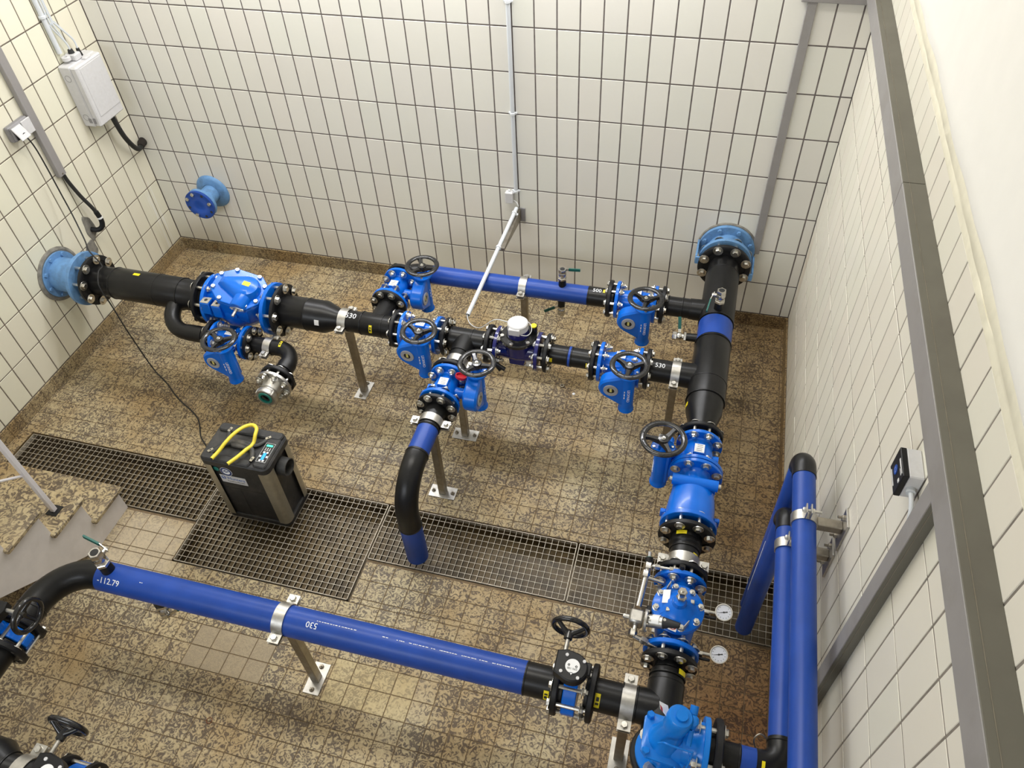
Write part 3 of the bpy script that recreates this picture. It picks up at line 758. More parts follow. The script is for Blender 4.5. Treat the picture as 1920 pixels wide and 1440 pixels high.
for k in range(2): MB().box((.050+.070*k, -.128, .106-.012*k), (.052, .050, .003)).part('bare_pad', t, MT['zinc'], smooth=0); MB().ring(.0, .004, 0, .011, (.050+.070*k, -.126, .105-.012*k), Z, 16).part('pad_hole', t, MT['ink'])
b = MB(); b.hexa((.222, -.150, .035), -Y, .016, .012); b.cyl((.222, -.12, .035), (.222, -.152, .035), .022, seg=20); b.part('side_plug', t, MT['blue_valve'])
MB().box((0, 0, .2268), (.042, .030, .0015), M=Bf @ Matrix.Translation((.052, .005, 0))).part('data_label', t, MT['yellow'], smooth=0, label='yellow data label')
bb = MB(); bb.cyl((.1, -.03, -.16), (.1, -.06, -.21), .04, seg=20); bb.part('drain_boss', t, MT['blue_valve'])

# spool B: after the check valve, reducer and riser tee
xb = 1.568; t = root('black_reducer_spool', 'black pipe tapering after the check valve, with a tee branch behind, marked 530', 'pipe', on_main(xb), MAIN_RZ)
m = MB(); e = 2.340-xb; q = lambda x: x-xb
m.lathe([(0, .06), (0, .116), (.014, .116), (.014, .094), (q(1.755), .095), (q(1.762), .099), (q(1.768), .095), (q(1.872), .095), (q(1.945), .066), (q(1.96), .0635), (q(2.095), .0635), (q(2.105), .068), (q(2.300), .068), (q(2.305), .062), (e-.014, .062), (e-.014, .080), (e, .080), (e, .04)], ax=X, seg=40)
rings(m, (0, 0, 0), X, .068, (q(2.105), q(2.235), q(2.283)), .003)
rx = q(2.19)
m.cyl((rx, .02, 0), (rx, .135, 0), .064, .058, seg=32); m.ring(.192, .208, .03, .080, (rx, 0, 0), Y, 32); m.cyl((rx, .1, 0), (rx, .205, 0), .058, seg=32)
m.part('pipe', t, MT['black_pe']); back_flange(t, (.014, 0, 0), X, 200, .095); back_flange(t, (e-.014, 0, 0), -X, 100, .062); back_flange(t, (rx, .193, 0), -Y, 100, .06)
bolts(t, (.040, 0, 0), -X, .266, .085, .020); bolts(t, (e-.038, 0, 0), X, .180, .073, .016); bolts(t, (rx, .168, 0), Y, .180, .073, .016)
marker(t, '530', .046, (q(2.045), 0, 0), X, .0640, PI*.60, 1)
MB().patch((0, 0, 0), X, .0950, q(1.840), q(1.868), PI*.84, PI*.95).part('white_sticker', t, MT['white_label'], label='white bar-code sticker')
ylabel(t, (0, 0, 0), X, .068, q(2.168), q(2.186), PI*.78, PI*1.0)

# gear valve 2, tee, meter, spool, gear valve 6
gear_valve('blue gear valve on the main pipe, between the reducer spool and the meter tee', on_main(2.467), MAIN_RZ, .222, 100)
xt = 2.594; t = root('black_tee_spool', 'short black tee spool between the middle gear valve and the water meter', 'pipe', on_main(xt), MAIN_RZ)
m = MB(); e = 2.897-xt; rx = 2.735-xt
m.lathe([(0, .04), (0, .080), (.014, .080), (.014, .058), (.045, .058), (.050, .064), (e-.055, .064), (e-.05, .058), (e-.014, .058), (e-.014, .080), (e, .080), (e, .04)], ax=X, seg=36)
rings(m, (0, 0, 0), X, .064, (.052, .175, e-.055), .003)
m.cyl((rx, -.02, 0), (rx, -.13, 0), .064, .061, seg=32); m.cyl((rx, -.12, 0), (rx, -.30, 0), .057, seg=32); m.ring(.288, .302, .03, .080, (rx, 0, 0), -Y, 32)
m.part('pipe', t, MT['black_pe']); back_flange(t, (.014, 0, 0), X, 100, .058); back_flange(t, (e-.014, 0, 0), -X, 100, .058); back_flange(t, (rx, -.288, 0), Y, 100, .057)
bolts(t, (.038, 0, 0), -X, .180, .073, .016); bolts(t, (e-.038, 0, 0), X, .180, .073, .016); bolts(t, (rx, -.264, 0), -Y, .180, .073, .016)
BRY = on_main(2.735)[1]
t = root('water_meter', 'navy blue flanged water meter with a grey cap and yellow button', 'meter', on_main(3.038), MAIN_RZ)
Lm = .252
blue_flange(t, (-Lm/2, 0, 0), X, 100, .05, .02, 'navy'); blue_flange(t, (Lm/2, 0, 0), -X, 100, .05, .02, 'navy')
m = MB(); m.lathe([(-.11, .066), (-.09, .060), (-.05, .066), (0, .070), (.05, .066), (.09, .060), (.11, .066)], ax=X, seg=32); m.cyl((0, 0, 0), (0, 0, .085), .082, seg=32); m.box((.0, -.04, -.05), (.09, .04, .05), .006)
m.part('meter_body', t, MT['navy'])
MB().lathe([(.080, .07), (.080, .098), (.086, .100), (.098, .100), (.104, .094), (.104, .066), (.112, .062), (.112, .05)], seg=36).part('clamp_ring', t, MT['black_gloss'])
b = MB()
for k in range(6): a = 2*PI*k/6+.35; b.cyl((.088*math.cos(a), .088*math.sin(a), .100), (.088*math.cos(a), .088*math.sin(a), .112), .0105, seg=12)
b.part('ring_screw', t, MT['zinc'], stuff=True)
MB().lathe([(.10, .060), (.155, .058), (.157, 0)], seg=32).part('meter_head', t, MT['navy'])
c = MB(); c.lathe([(.150, .054), (.152, .058), (.190, .056), (.195, .051), (.196, 0)], seg=36); c.box((-.006, -.052, .168), (.062, .024, .040), .003); c.part('meter_cap', t, MT['light_grey'])
MB().cyl((.078, .035, .100), (.078, .035, .150), .020, seg=20).part('sensor', t, MT['black_gloss']); MB().cyl((.078, .035, .150), (.078, .035, .156), .0165, seg=20).part('sensor_button', t, MT['yellow'])
MB().sweep(smooth_path([(.030, -.058, .158), (.062, -.046, .150), (.075, -.01, .148), (.066, .03, .155), (.040, .05, .165)]), .0025, 8).part('wire_loop', t, MT['light_grey'])
MB().box((-.052, -.076, .090), (.030, .002, .012)).part('serial_label', t, MT['light_grey'], smooth=0)
m = MB(); m.cyl((-.125, -.09, -.05), (-.055, -.105, -.075), .012, seg=12); m.cyl((-.125, -.075, -.065), (-.085, -.095, -.10), .010, seg=12); m.part('drain_cock', t, MT['black_pp'])
xs = 3.178; t = root('black_meter_spool', 'black pipe between the water meter and the right-hand gear valve, blue ring round its middle', 'pipe', on_main(xs), MAIN_RZ)
e = 3.486-xs; m = MB()
m.lathe([(0, .04), (0, .080), (.014, .080), (.014, .054), (e-.014, .054), (e-.014, .080), (e, .080), (e, .04)], ax=X, seg=36); rings(m, (0, 0, 0), X, .054, (e*.45, e*.52), .0035)
m.part('pipe', t, MT['black_pe']); MB().lathe([(e*.465, .0565), (e*.505, .0565)], ax=X, seg=36).part('blue_band', t, MT['blue_pe'])
back_flange(t, (.014, 0, 0), X, 100, .054); back_flange(t, (e-.014, 0, 0), -X, 100, .054)
bolts(t, (.038, 0, 0), -X, .180, .073, .016); bolts(t, (e-.038, 0, 0), X, .180, .073, .016)
ylabel(t, (0, 0, 0), X, .054, .040, .060, PI*.90, PI*1.05, False); ylabel(t, (0, 0, 0), X, .054, e-.062, e-.042, PI*.88, PI*1.06, False)
gear_valve('blue gear valve on the main pipe just left of the thick column pipe', on_main(3.603), MAIN_RZ, .226, 100)

# branch to the front: gear valve with red cap, blue pipe bending down to the grating
gear_valve('blue gear valve on the front branch, with a red plastic cap on it', (2.735, -1.552, .6), PI/2, .196, 100, cap=True)
y0 = -1.657; t = root('outlet_downpipe', 'blue and black outlet pipe bending down onto the steel grating', 'pipe', (2.735, y0, .6), -PI/2)
m = MB(); m.lathe([(0, .04), (0, .080), (.014, .080), (.014, .056), (.172, .056)], ax=X, seg=36); m.part('collar', t, MT['black_pe'])
back_flange(t, (.014, 0, 0), X, 100, .056); bolts(t, (.038, 0, 0), -X, .180, .073, .016)
rings(mm := MB(), (0, 0, 0), X, .056, (.165,), .004); mm.part('collar_ring', t, MT['black_pe'])
MB().lathe([(.170, .0555), (.330, .0555)], ax=X, seg=36).part('blue_length', t, MT['blue_pe'])
R = .205; b = MB(); pth = [(.325, 0, 0), (.345, 0, 0)]+arc((.345, 0, -R), Z, X, R, 0, PI/2, 14)+[(.345+R, 0, -.30)]
b.sweep(pth, .058, 32); rings(b, (.335, 0, 0), X, .058, (0,), .003); rings(b, (.345+R, 0, -.295), Z, .058, (0,), .003); b.part('bend', t, MT['black_pe'])
lo = MB(); lo.lathe([(-.585, .046), (-.585, .0565), (-.295, .0565)], (.345+R, 0, 0), Z, 36); lo.part('lower_blue_length', t, MT['blue_pe'])

# riser valve and the back blue pipe
gear_valve('blue gear valve behind the reducer spool, on the riser to the back blue pipe', (2.190, -.846, .6), PI/2, .212, 100)
t = root('back_blue_pipe', 'long blue pipe along the back wall with black ends, marked 500', 'pipe', (2.190, -.735, .6), 0)
m = MB(); R = .085; m.sweep([(0, 0, 0)]+arc((R, .015, 0), -X, Y, R, 0, PI/2, 12)+[(.17, .10, 0)], .057, 30); m.ring(0, .014, .03, .080, ax=Y, seg=32)
m.part('black_elbow', t, MT['black_pe']); m = MB(); m.lathe([(1.135, .0575), (1.276, .0565), (1.276, .080), (1.290, .080), (1.290, .03)], (0, .10, 0), X, 36); rings(m, (0, .10, 0), X, .0565, (1.14,), .003)
m.part('black_end', t, MT['black_pe']); MB().lathe([(.16, .0565), (1.14, .0565)], (0, .10, 0), X, 40).part('blue_length', t, MT['blue_pe'])
back_flange(t, (0, .012, 0), Y, 100, .057); bolts(t, (0, .036, 0), -Y, .180, .073, .016)
back_flange(t, (1.278, .10, 0), -X, 100, .056); bolts(t, (1.254, .10, 0), X, .180, .073, .016)
marker(t, '500', .035, (1.19, .10, 0), X, .0575, PI*.56, 1); ylabel(t, (0, .10, 0), X, .0575, 1.225, 1.25, PI*.50, PI*.62, False)
gear_valve('blue gear valve at the right end of the back blue pipe', (3.610, -.635, .6), 0, .236, 100)

# ------------------------------------------------------------------ the thick column pipe on the right
t = root('wall_flange_fitting', 'light blue flanged wall fitting with tie rods at the back wall, right side', 'flange', on_col(0), COL_RZ)
MB().lathe([(.001, .10), (.001, .180), (.012, .176), (.014, .1)], ax=X, seg=44).part('mortar_ring', t, MT['mortar'])
m = MB(); m.ring(.010, .034, .08, .170, ax=X, seg=44); m.lathe([(.03, .118), (.13, .118)], ax=X, seg=36); m.part('wall_plate', t, MT['old_blue'])
MB().ring(.128, .152, .08, .157, ax=X, seg=44).part('flange', t, MT['old_blue'])
b = MB()
for k in range(8): a = 2*PI*(k+.5)/8; b.hexa((.034, .148*math.cos(a), .148*math.sin(a)), X, .024, .014)
b.part('plate_bolt_ring', t, MT['old_blue'], stuff=True)
for sg, zz in ((-1, .03), (1, -.05)):
    b = MB(); b.box((.115, sg*.172, zz), (.17, .012, .055), .002); b.box((.206, sg*.146, zz), (.012, .060, .050), .002); b.part('tie_bracket', t, MT['old_blue'])
s0 = .176; t = root('column_pipe', 'thick black pipe running forward from the back wall with a blue band', 'pipe', on_col(s0), COL_RZ)
q = lambda s: s-s0; e = 1.600-s0
m = MB(); m.lathe([(0, .06), (0, .116), (.014, .116), (.014, .091), (q(.300), .091), (q(.307), .097), (q(.73), .097), (q(.745), .092), (q(.91), .092), (q(.93), .097), (q(1.33), .097), (q(1.35), .092), (q(1.415), .091), (q(1.50), .066), (e-.014, .064), (e-.014, .080), (e, .080), (e, .04)], ax=X, seg=44)
rings(m, (0, 0, 0), X, .097, (q(.305), q(.74), q(.915), q(1.22), q(1.34)), .003)
m.part('pipe', t, MT['black_pe']); MB().lathe([(q(.752), .0945), (q(.903), .0945)], ax=X, seg=44).part('blue_band', t, MT['blue_pe'])
back_flange(t, (.014, 0, 0), X, 200, .091, .026); bolts(t, (.042, 0, 0), -X, .266, .10, .020)
back_flange(t, (e-.014, 0, 0), -X, 100, .064); bolts(t, (e-.038, 0, 0), X, .180, .073, .016)
b = MB(); by = q(.632)
b.cyl((by, -.05, 0), (by, -.155, 0), .064, .060, seg=32); b.cyl((by, -.14, 0), (by, -.335, 0), .057, seg=32); b.ring(.322, .336, .03, .080, (by, 0, 0), -Y, 32); rings(b, (by, 0, 0), -Y, .058, (.155, .20, .28), .003)
b.part('back_branch', t, MT['black_pe']); back_flange(t, (by, -.322, 0), Y, 100, .057); bolts(t, (by, -.298, 0), -Y, .180, .073, .016)
b = MB(); by = q(1.168)
b.cyl((by, -.05, 0), (by, -.150, 0), .070, .066, seg=32); b.cyl((by, -.14, 0), (by, -.345, 0), .062, seg=32); b.ring(.331, .345, .03, .080, (by, 0, 0), -Y, 32); rings(b, (by, 0, 0), -Y, .063, (.125, .150), .003)
b.part('main_branch', t, MT['black_pe']); back_flange(t, (by, -.331, 0), Y, 100, .062); bolts(t, (by, -.307, 0), -Y, .180, .073, .016)
marker(t, '530', .036, (by, -.255, 0), Y, .0625, PI*.60, 1)
ylabel(t, (0, 0, 0), X, .091, q(1.385), q(1.41), PI*.88, PI*1.0, False)
# gear valve 7
gear_valve('blue gear valve on the thick column pipe, handwheel to its left, black-and-white plate on top', on_col(1.711), COL_RZ, .186, 100, 125, br=.066, wheelR=.108)
# check valve with hinge bar
sc = 1.808; t = root('flap_check_valve', 'smooth blue flap valve with a round hinge bar, below the column gear valve', 'valve', on_col(sc), COL_RZ); Lf = .308
blue_flange(t, (0, 0, 0), X, 125, .06); blue_flange(t, (Lf, 0, 0), -X, 125, .06, .022)
m = MB(); m.lathe([(.017, .080), (.03, .070), (.065, .070), (.10, .085), (.17, .102), (.23, .108), (.29, .110)], ax=X, seg=40)
HX = .118
n = 20; V = []; F = []; ns = 7            # smooth cover swelling from the hinge bar down to the lower flange
for i in range(ns):
    u = i/(ns-1); x = HX+.004+(.285-HX)*u; hw = .094+.012*math.sin(u*2.2); top = .106+.010*math.sin(u*PI*.6)
    for k in range(n+1):
        a = PI*k/n; V.append((x, -hw*math.cos(a)*(1-.04*math.sin(a)), top*math.sin(a)**.55 if k not in (0, n) else 0))
for i in range(ns-1):
    for k in range(n): F.append((i*(n+1)+k, i*(n+1)+k+1, (i+1)*(n+1)+k+1, (i+1)*(n+1)+k))
F += [tuple(range(n+1))]; m.add(V, F)
m.cyl((HX, -.102, .092), (HX, .102, .092), .026, seg=24); m.box((HX, 0, .04), (.04, .19, .10), .004)
for s in (-1, 1): m.box((.245, s*.118, -.005), (.022, .026, .045), .004)
m.part('valve_body', t, MT['blue_valve'])
for s in (-1, 1): MB().cyl((HX, s*.098, .092), (HX, s*.114, .092), .012, seg=14).part('hinge_plug', t, MT['zinc'])
b = MB(); bolts(t, (.019, 0, 0), -X, .205, .038, .016)
# short spool
s1 = 2.134; t = root('black_short_spool', 'short black waisted spool between the flap valve and the pilot control valve', 'pipe', on_col(s1), COL_RZ); e = 2.380-s1
m = MB(); m.lathe([(0, .04), (0, .085), (.014, .085), (.014, .072), (.055, .066), (.062, .071), (.078, .071), (.086, .062), (e-.014, .062), (e-.014, .080), (e, .080), (e, .04)], ax=X, seg=40); rings(m, (0, 0, 0), X, .064, (.100,), .003)
m.part('pipe', t, MT['black_pe']); back_flange(t, (.014, 0, 0), X, 125, .07); back_flange(t, (e-.014, 0, 0), -X, 100, .062)
bolts(t, (.038, 0, 0), -X, .205, .076, .016); bolts(t, (e-.038, 0, 0), X, .180, .073, .016)
ylabel(t, (0, 0, 0), X, .0725, .040, .058, PI*.52, PI*.72, False); ylabel(t, (0, 0, 0), X, .063, .13, .15, PI*.18, PI*.32, False)
# pilot operated control valve
s2 = 2.390; t = root('control_valve', 'blue diaphragm control valve with a round bolted cover, pilot tubing and two gauges', 'valve', on_col(s2), COL_RZ); Lv = .325; cx = .178
blue_flange(t, (0, 0, 0), X, 100, .06); blue_flange(t, (Lv, 0, 0), -X, 100, .06)
m = MB(); m.lathe([(.017, .074), (.03, .062), (.085, .074), (.178, .084), (.24, .074), (.29, .064), (.305, .074)], ax=X, seg=36)
m.cyl((cx, 0, 0), (cx, 0, .085), .080, .088, seg=36); m.ring(.083, .098, 0, .102, (cx, 0, 0), Z, 40, .002); m.part('valve_body', t, MT['blue_valve'])
c = MB(); c.lathe([(.100, .102), (.112, .102), (.116, .098), (.119, .078), (.136, .060), (.150, .044), (.158, .030), (.175, .024), (.175, 0)], (cx, 0, 0), Z, 40)
for k in range(4): a = k*PI/2+.5; c.add([(cx+.020*math.cos(a)+w*-math.sin(a), .020*math.sin(a)+w*math.cos(a), .165) for w in (-.007, .007)]+[(cx+.085*math.cos(a)+w*-math.sin(a), .085*math.sin(a)+w*math.cos(a), .116) for w in (-.008, .008)]+[(cx+.020*math.cos(a)+w*-math.sin(a), .020*math.sin(a)+w*math.cos(a), .11) for w in (-.007, .007)], [(0, 1, 3, 2), (0, 2, 4), (1, 5, 3)])
c.part('cover', t, MT['blue_valve'])
b = MB()
for k in range(8):
    a = 2*PI*(k+.3)/8; p = Vector((cx+.087*math.cos(a), .087*math.sin(a), .116)); b.ring(0, .002, 0, .015, p, Z, 14, .0005); b.hexa(p, Z, .022, .014); b.cyl(p, p+Z*.020, .006, seg=8)
for a, r in ((-.9, .05), (2.0, .055)): p = Vector((cx+r*math.cos(a), r*math.sin(a), .138)); b.box(p, (.016, .016, .020), .002)
b.part('cover_bolt', t, MT['zinc'], stuff=True)
g = MB()
for a in (-2.55, .45): p = Vector((cx+.087*math.cos(a), .087*math.sin(a), .138)); g.box(p, (.004, .034, .034), .001, M=Matrix.Translation(p) @ Matrix.Rotation(a+.6, 4, 'Z') @ Matrix.Translation(-p))
g.part('lifting_lug', t, MT['stainless'])
p = MB(); o = Vector((cx-.012, .004, .172)); p.hexa(o, Z, .036, .014); p.cyl(o+Z*.014, o+Z*.040, .012, seg=16); p.hexa(o+Z*.040, Z, .032, .018); p.cyl(o+Z*.058, o+Z*.066, .006, seg=12); p.part('vent_plug', t, MT['brass_nickel'])
MB().box((cx-.022, -.052, .145), (.058, .030, .002), M=Matrix.Translation((cx-.022, -.052, .145)) @ Matrix.Rotation(.42, 4, 'X') @ Matrix.Translation((-cx+.022, .052, -.145))).part('rating_plate', t, MT['white_label'], smooth=0)
w = MB(); w.box((cx+.088, -.01, .119), (.032, .032, .0016), M=Matrix.Translation((cx+.088, -.01, .1195)) @ Matrix.Rotation(-.2, 4, 'Z') @ Matrix.Translation((-cx-.088, .01, -.119))); w.part('warning_sticker', t, MT['white_label'], smooth=0)
w = MB(); w.torus((cx+.088, -.01, .1208), Z, .011, .0014, 24, 6, .4); w.box((cx+.088, -.01, .1208), (.020, .003, .0008), M=Matrix.Translation((cx+.088, -.01, .1208)) @ Matrix.Rotation(.8, 4, 'Z') @ Matrix.Translation((-cx-.088, .01, -.1208))); w.part('warning_ring', t, MT['red_ink'])
MB().box((cx+.088, -.010, .1206), (.010, .007, .0006)).part('warning_figure', t, MT['ink'], smooth=0)
# pilot circuit on the left
py = -.135
p = MB(); p.box((cx+.070, py-.018, .085), (.058, .056, .062), .008); p.cyl((cx+.070, py-.046, .085), (cx+.070, py-.066, .085), .010, seg=14); p.hexa((cx+.070, py-.058, .085), -Y, .018, .012); p.part('pilot_block', t, MT['stainless'])
p = MB(); p.ring(0, .012, 0, .046, (cx+.070, py+.012, .085), Y, 30, .002); p.part('diaphragm_disc', t, MT['stainless'])
b = MB()
for k in range(8): a = 2*PI*k/8; b.hexa((cx+.070+.040*math.cos(a), py+.024, .085+.040*math.sin(a)), Y, .009, .006)
b.part('disc_screw', t, MT['zinc'], stuff=True)
p = MB(); p.cyl((cx+.070, py+.024, .090), (cx+.076, py+.088, .112), .026, .024, seg=24); p.part('spring_housing', t, MT['stainless'])
MB().patch((cx+.070, py+.024, .090), Vector((.006, .064, .022)), .0262, .026, .056, PI*.15, PI*.75).part('pilot_label', t, MT['white_label'])
MB().cyl((cx+.076, py+.086, .112), (cx+.082, py+.150, .132), .023, .010, seg=20).part('adjuster_cap', t, MT['black_rubber'])
p = MB(); p.cyl((cx+.02, py-.018, .085), (.010, py-.006, .085), .0125, seg=14); p.hexa((.062, py-.012, .085), -X, .034, .03); p.hexa((.022, py-.006, .085), -X, .036, .03)
p.cyl((.0, py, .085), (.0, -.03, .092), .0065, seg=12); p.hexa((0, py+.02, .085), Y, .022, .022); p.hexa((.002, -.055, .09), Y, .024, .02); p.hexa((.0, -.035, .092), Y, .022, .022)
p.cyl((.058, py, .085), (.058, -.07, .07), .008, seg=12); p.cyl((cx+.075, py-.018, .085), (cx+.115, py-.018, .080), .010, seg=12); p.hexa((cx+.118, py-.022, .078), X, .030, .028)
p.cyl((cx+.140, py-.020, .078), (cx+.152, -.05, .040), .011, seg=12); p.hexa((cx+.143, py+.01, .070), Vector((.1, .7, -.25)), .028, .03)
p.part('pilot_tubing', t, MT['brass_nickel'])
p = MB(); p.cyl((-.004, py-.004, .085), (-.03, py-.008, .096), .017, seg=16); p.cyl((.0, -.005, .092), (-.012, -.005, .118), .012, seg=14); p.box((cx+.012, py+.03, .07), (.03, .03, .02), .004); p.part('black_valve_knob', t, MT['black_pp'], stuff=True)
MB().ring(0, .004, 0, .012, (-.03, py-.008, .096), Vector((-.9, -.1, .4)), 16).part('green_mark', t, MT['green'])
p = MB(); p.cyl((-.034, py-.008, .098), (-.052, py-.010, .108), .006, seg=10); p.part('vent_tip', t, MT['light_grey'])
def gauge(par, o, n, yb):
    x, y, z = basis(n); o = Vector(o)
    m = MB(); m.lathe([(-.022, 0), (-.022, .030), (-.004, .034), (0, .0345), (.0, .0305), (-.004, .0300), (-.004, 0)], o, n, 32); g = m.part('pressure_gauge', par, MT['stainless'])
    MB().ring(-.0038, -.0030, 0, .0298, o, n, 32, .0002).part('dial', g, MT['glass_dial'])
    k = MB()
    for i in range(11):
        a = PI*1.25-i*PI*1.5/10; d = x*math.cos(a)+y*math.sin(a); s = x*-math.sin(a)+y*math.cos(a); P = o+d*.022-z*.0028
        k.add([P+s*.0009, P-s*.0009, P-s*.0009+d*.004, P+s*.0009+d*.004], [(0, 1, 2, 3)])
    d = (x*math.cos(.25)+y*math.sin(.25)); s = z.cross(d); P = o-z*.0022
    k.add([P-d*.015+s*.0022, P-d*.015-s*.0022, P+d*.022-s*.0004, P+d*.022+s*.0004], [(0, 1, 2, 3)]); k.ring(0, .0012, 0, .0035, P, z, 10, .0002)
    k.part('dial_marks', g, MT['ink'], smooth=0, stuff=True)
    f = MB(); b = o-z*.022; f.cyl(b, b+Vector((0, -.03, -.012)), .008, seg=12); f.cyl(b+Vector((0, -.03, -.012)), (o.x-.006, yb, b.z-.014), .008, seg=12); f.hexa((o.x-.002, (b.y+yb)/2, b.z-.013), -Y, .022, .022)
    f.part('gauge_connection', par, MT['brass_nickel'])
    MB().box((o.x+.018, (b.y+yb)/2+.008, b.z-.010), (.012, .046, .010), .003).part('gauge_cock_lever', par, MT['black_pp'])
gauge(t, (.118, .182, .05), Vector((.25, -.06, 1)), .07); gauge(t, (.290, .180, .03), Vector((.25, -.06, 1)), .06)

# tee with elbow up to the relief valve, and the branch left
s3 = 2.724; t = root('black_corner_tee', 'black corner tee below the control valve, clamped branch to the left', 'pipe', on_col(s3), COL_RZ)
m = MB(); m.lathe([(0, .04), (0, .080), (.014, .080), (.014, .054), (.055, .054), (.065, .064), (.105, .066), (.115, .070), (.37, .070)], ax=X, seg=40); rings(m, (0, 0, 0), X, .068, (.11, .085), .003)
ty = .213; R = .10
m.cyl((ty, -.02, 0), (ty, -.105, 0), .070, .065, seg=32); m.cyl((ty, -.10, 0), (ty, -.292, 0), .062, seg=32); rings(m, (ty, 0, 0), -Y, .065, (.10, .155), .003); m.ring(.278, .292, .03, .080, (ty, 0, 0), -Y, 32)
m.sweep([(.33, 0, 0)]+arc((.355, 0, R), -Z, X, R, 0, PI/2, 10)+[(.455, 0, .262)], [.070]+[.068]*11+[.058], 32); m.ring(0, .014, .02, .068, (.455, 0, .248), Z, 28)
m.part('pipe', t, MT['black_pe']); back_flange(t, (.014, 0, 0), X, 100, .054); bolts(t, (.038, 0, 0), -X, .180, .073, .016)
back_flange(t, (ty, -.278, 0), Y, 100, .062); back_flange(t, (.455, 0, .250), -Z, 80, .05)
ylabel(t, (0, 0, 0), X, .069, .062, .082, PI*.15, PI*.32, False); ylabel(t, (ty, 0, 0), -Y, .062, .232, .252, PI*.12, PI*.40)
TEEY = on_col(s3+ty)
# ------------------------------------------------------------------ front line: butterfly valves, blue pipe
def butterfly(label, loc, rz, lettered=True):
    """wafer valve: flow along x, gearbox flat on top of the stem, handwheel on a shaft towards +y"""
    t = root('butterfly_valve', label, 'valve', loc, rz, 'blue wafer butterfly valves')
    m = MB(); n = 40; V = []
    pr = []
    for k in range(n):
        a = 2*PI*k/n; r = .088+(.010 if (k % 10) in (0, 1, 2) else 0); pr.append((r*math.cos(a), r*math.sin(a)))
    Q = Matrix(((0, 0, 1, 0), (1, 0, 0, 0), (0, 1, 0, 0), (0, 0, 0, 1)))
    m.prism(pr, -.026, .026, .003, M=Q); m.cyl((0, 0, .07), (0, 0, .150), .024, seg=20); m.box((0, 0, .148), (.055, .055, .010), .003)
    m.part('wafer_body', t, MT['blue_valve'])
    g = MB(); pl = hull2(circ(.0, 0, .056, 28)+[(-.066, .052), (-.030, .062), (-.066, -.030)]); g.prism(pl, .158, .205, .005); g.cyl((0, 0, .150), (0, 0, .160), .045, seg=24); g.box((.055, .012, .172), (.024, .05, .028), .004)
    g.part('gearbox', t, MT['black_pp'])
    p = MB(); p.ring(.205, .209, 0, .027, ax=Z, seg=32, c=.0006); p.add([(-.006, -.024, .205), (.006, -.024, .205), (0, -.034, .205), (-.006, -.024, .209), (.006, -.024, .209), (0, -.034, .209)], [(3, 4, 5), (0, 3, 5, 2), (1, 2, 5, 4), (0, 1, 4, 3)]); p.part('position_plate', t, MT['white_label'])
    k = MB(); V, F = text_vf('DN 100', .011, .0003); k.add([(-p_[0], -.010-p_[1], .2094+p_[2]) for p_ in V], F)
    k.torus((-.014, .002, .2094), Z, .0032, .0012, 14, 6); k.torus((.014, .000, .2094), Z, .0032, .0012, 14, 6); k.part('plate_print', t, MT['ink'], smooth=0, stuff=True)
    b = MB()
    for a in (.6, 2.2, 3.75, 5.3): b.cyl((.047*math.cos(a), .047*math.sin(a), .205), (.047*math.cos(a), .047*math.sin(a), .210), .0062, seg=12)
    b.part('cover_screw', t, MT['light_grey'], stuff=True)
    MB().cyl((-.040, .05, .182), (-.040, .125, .182), .0085, seg=14).part('drive_shaft', t, MT['stainless'])
    w = MB(); o = Vector((-.040, .158, .182)); w.torus(o, Y, .066, .0105, 40, 10)
    for q in range(3):
        a = 2*PI*q/3+.35; d = X*math.cos(a)+Z*math.sin(a); w.sweep([o-Y*.028+d*.006, o-Y*.018+d*.03, o+d*.064], [.013, .0095, .008], 10)
    w.lathe([(-.052, .012), (-.050, .016), (-.02, .018), (-.012, .010), (-.012, 0)], o, Y, 18); w.part('handwheel', t, MT['black_gloss'])
    return t
FY = TEEY[1]+.0
BX = 3.703
butterfly('butterfly valve at the right end of the front blue pipe beside the corner tee', (BX, FY, .6), 0)
fx = 1.600; t = root('front_blue_pipe', 'longest blue pipe in front with white print, black bend at its left end', 'pipe', (fx, FY, .6), 0)
m = MB(); e = BX-.030-fx
m.lathe([(e-.155, .0640), (e-.014, .0635), (e-.014, .080), (e, .080), (e, .04)], ax=X, seg=40); rings(m, (0, 0, 0), X, .0635, (e-.150,), .003); m.part('black_end', t, MT['black_pe']); m = MB()
R = .195; m.sweep([(.03, 0, 0), (0, 0, 0)]+arc((-.005, -R, 0), Y, -X, R, 0, PI/2, 14)+[(-.005-R, -.31, 0)], .0635, 32); m.ring(.296, .310, .03, .080, (-.005-R, 0, 0), -Y, 32); rings(m, (-.005-R, -.21, 0), -Y, .0635, (0, .05), .003); m.part('black_bend', t, MT['black_pe']); MB().lathe([(.010, .0640), (e-.150, .0640)], ax=X, seg=48).part('blue_length', t, MT['blue_pe'])
back_flange(t, (e-.014, 0, 0), -X, 100, .0635); bolts(t, (e-.038, 0, 0), X, .180, .112, .016)
back_flange(t, (-.005-R, -.296, 0), Y, 100, .0635); bolts(t, (-.005-R, -.272, 0), -Y, .180, .112, .016)
marker(t, '-112.79', .036, (.085, 0, 0), X, .0642, PI*.72, 1); marker(t, '530', .034, (1.035, 0, 0), X, .0642, PI*.60, -1)
k = MB(); random.seed(3)
def flecks(x0, x1, ang):
    x = x0
    while x < x1:
        l = random.uniform(.003, .012); k.patch((0, 0, 0), X, .0642, x, x+l, ang-.022*random.uniform(.6, 1.), ang+.022*random.uniform(.6, 1.), 1); x += l+random.uniform(.0015, .006)
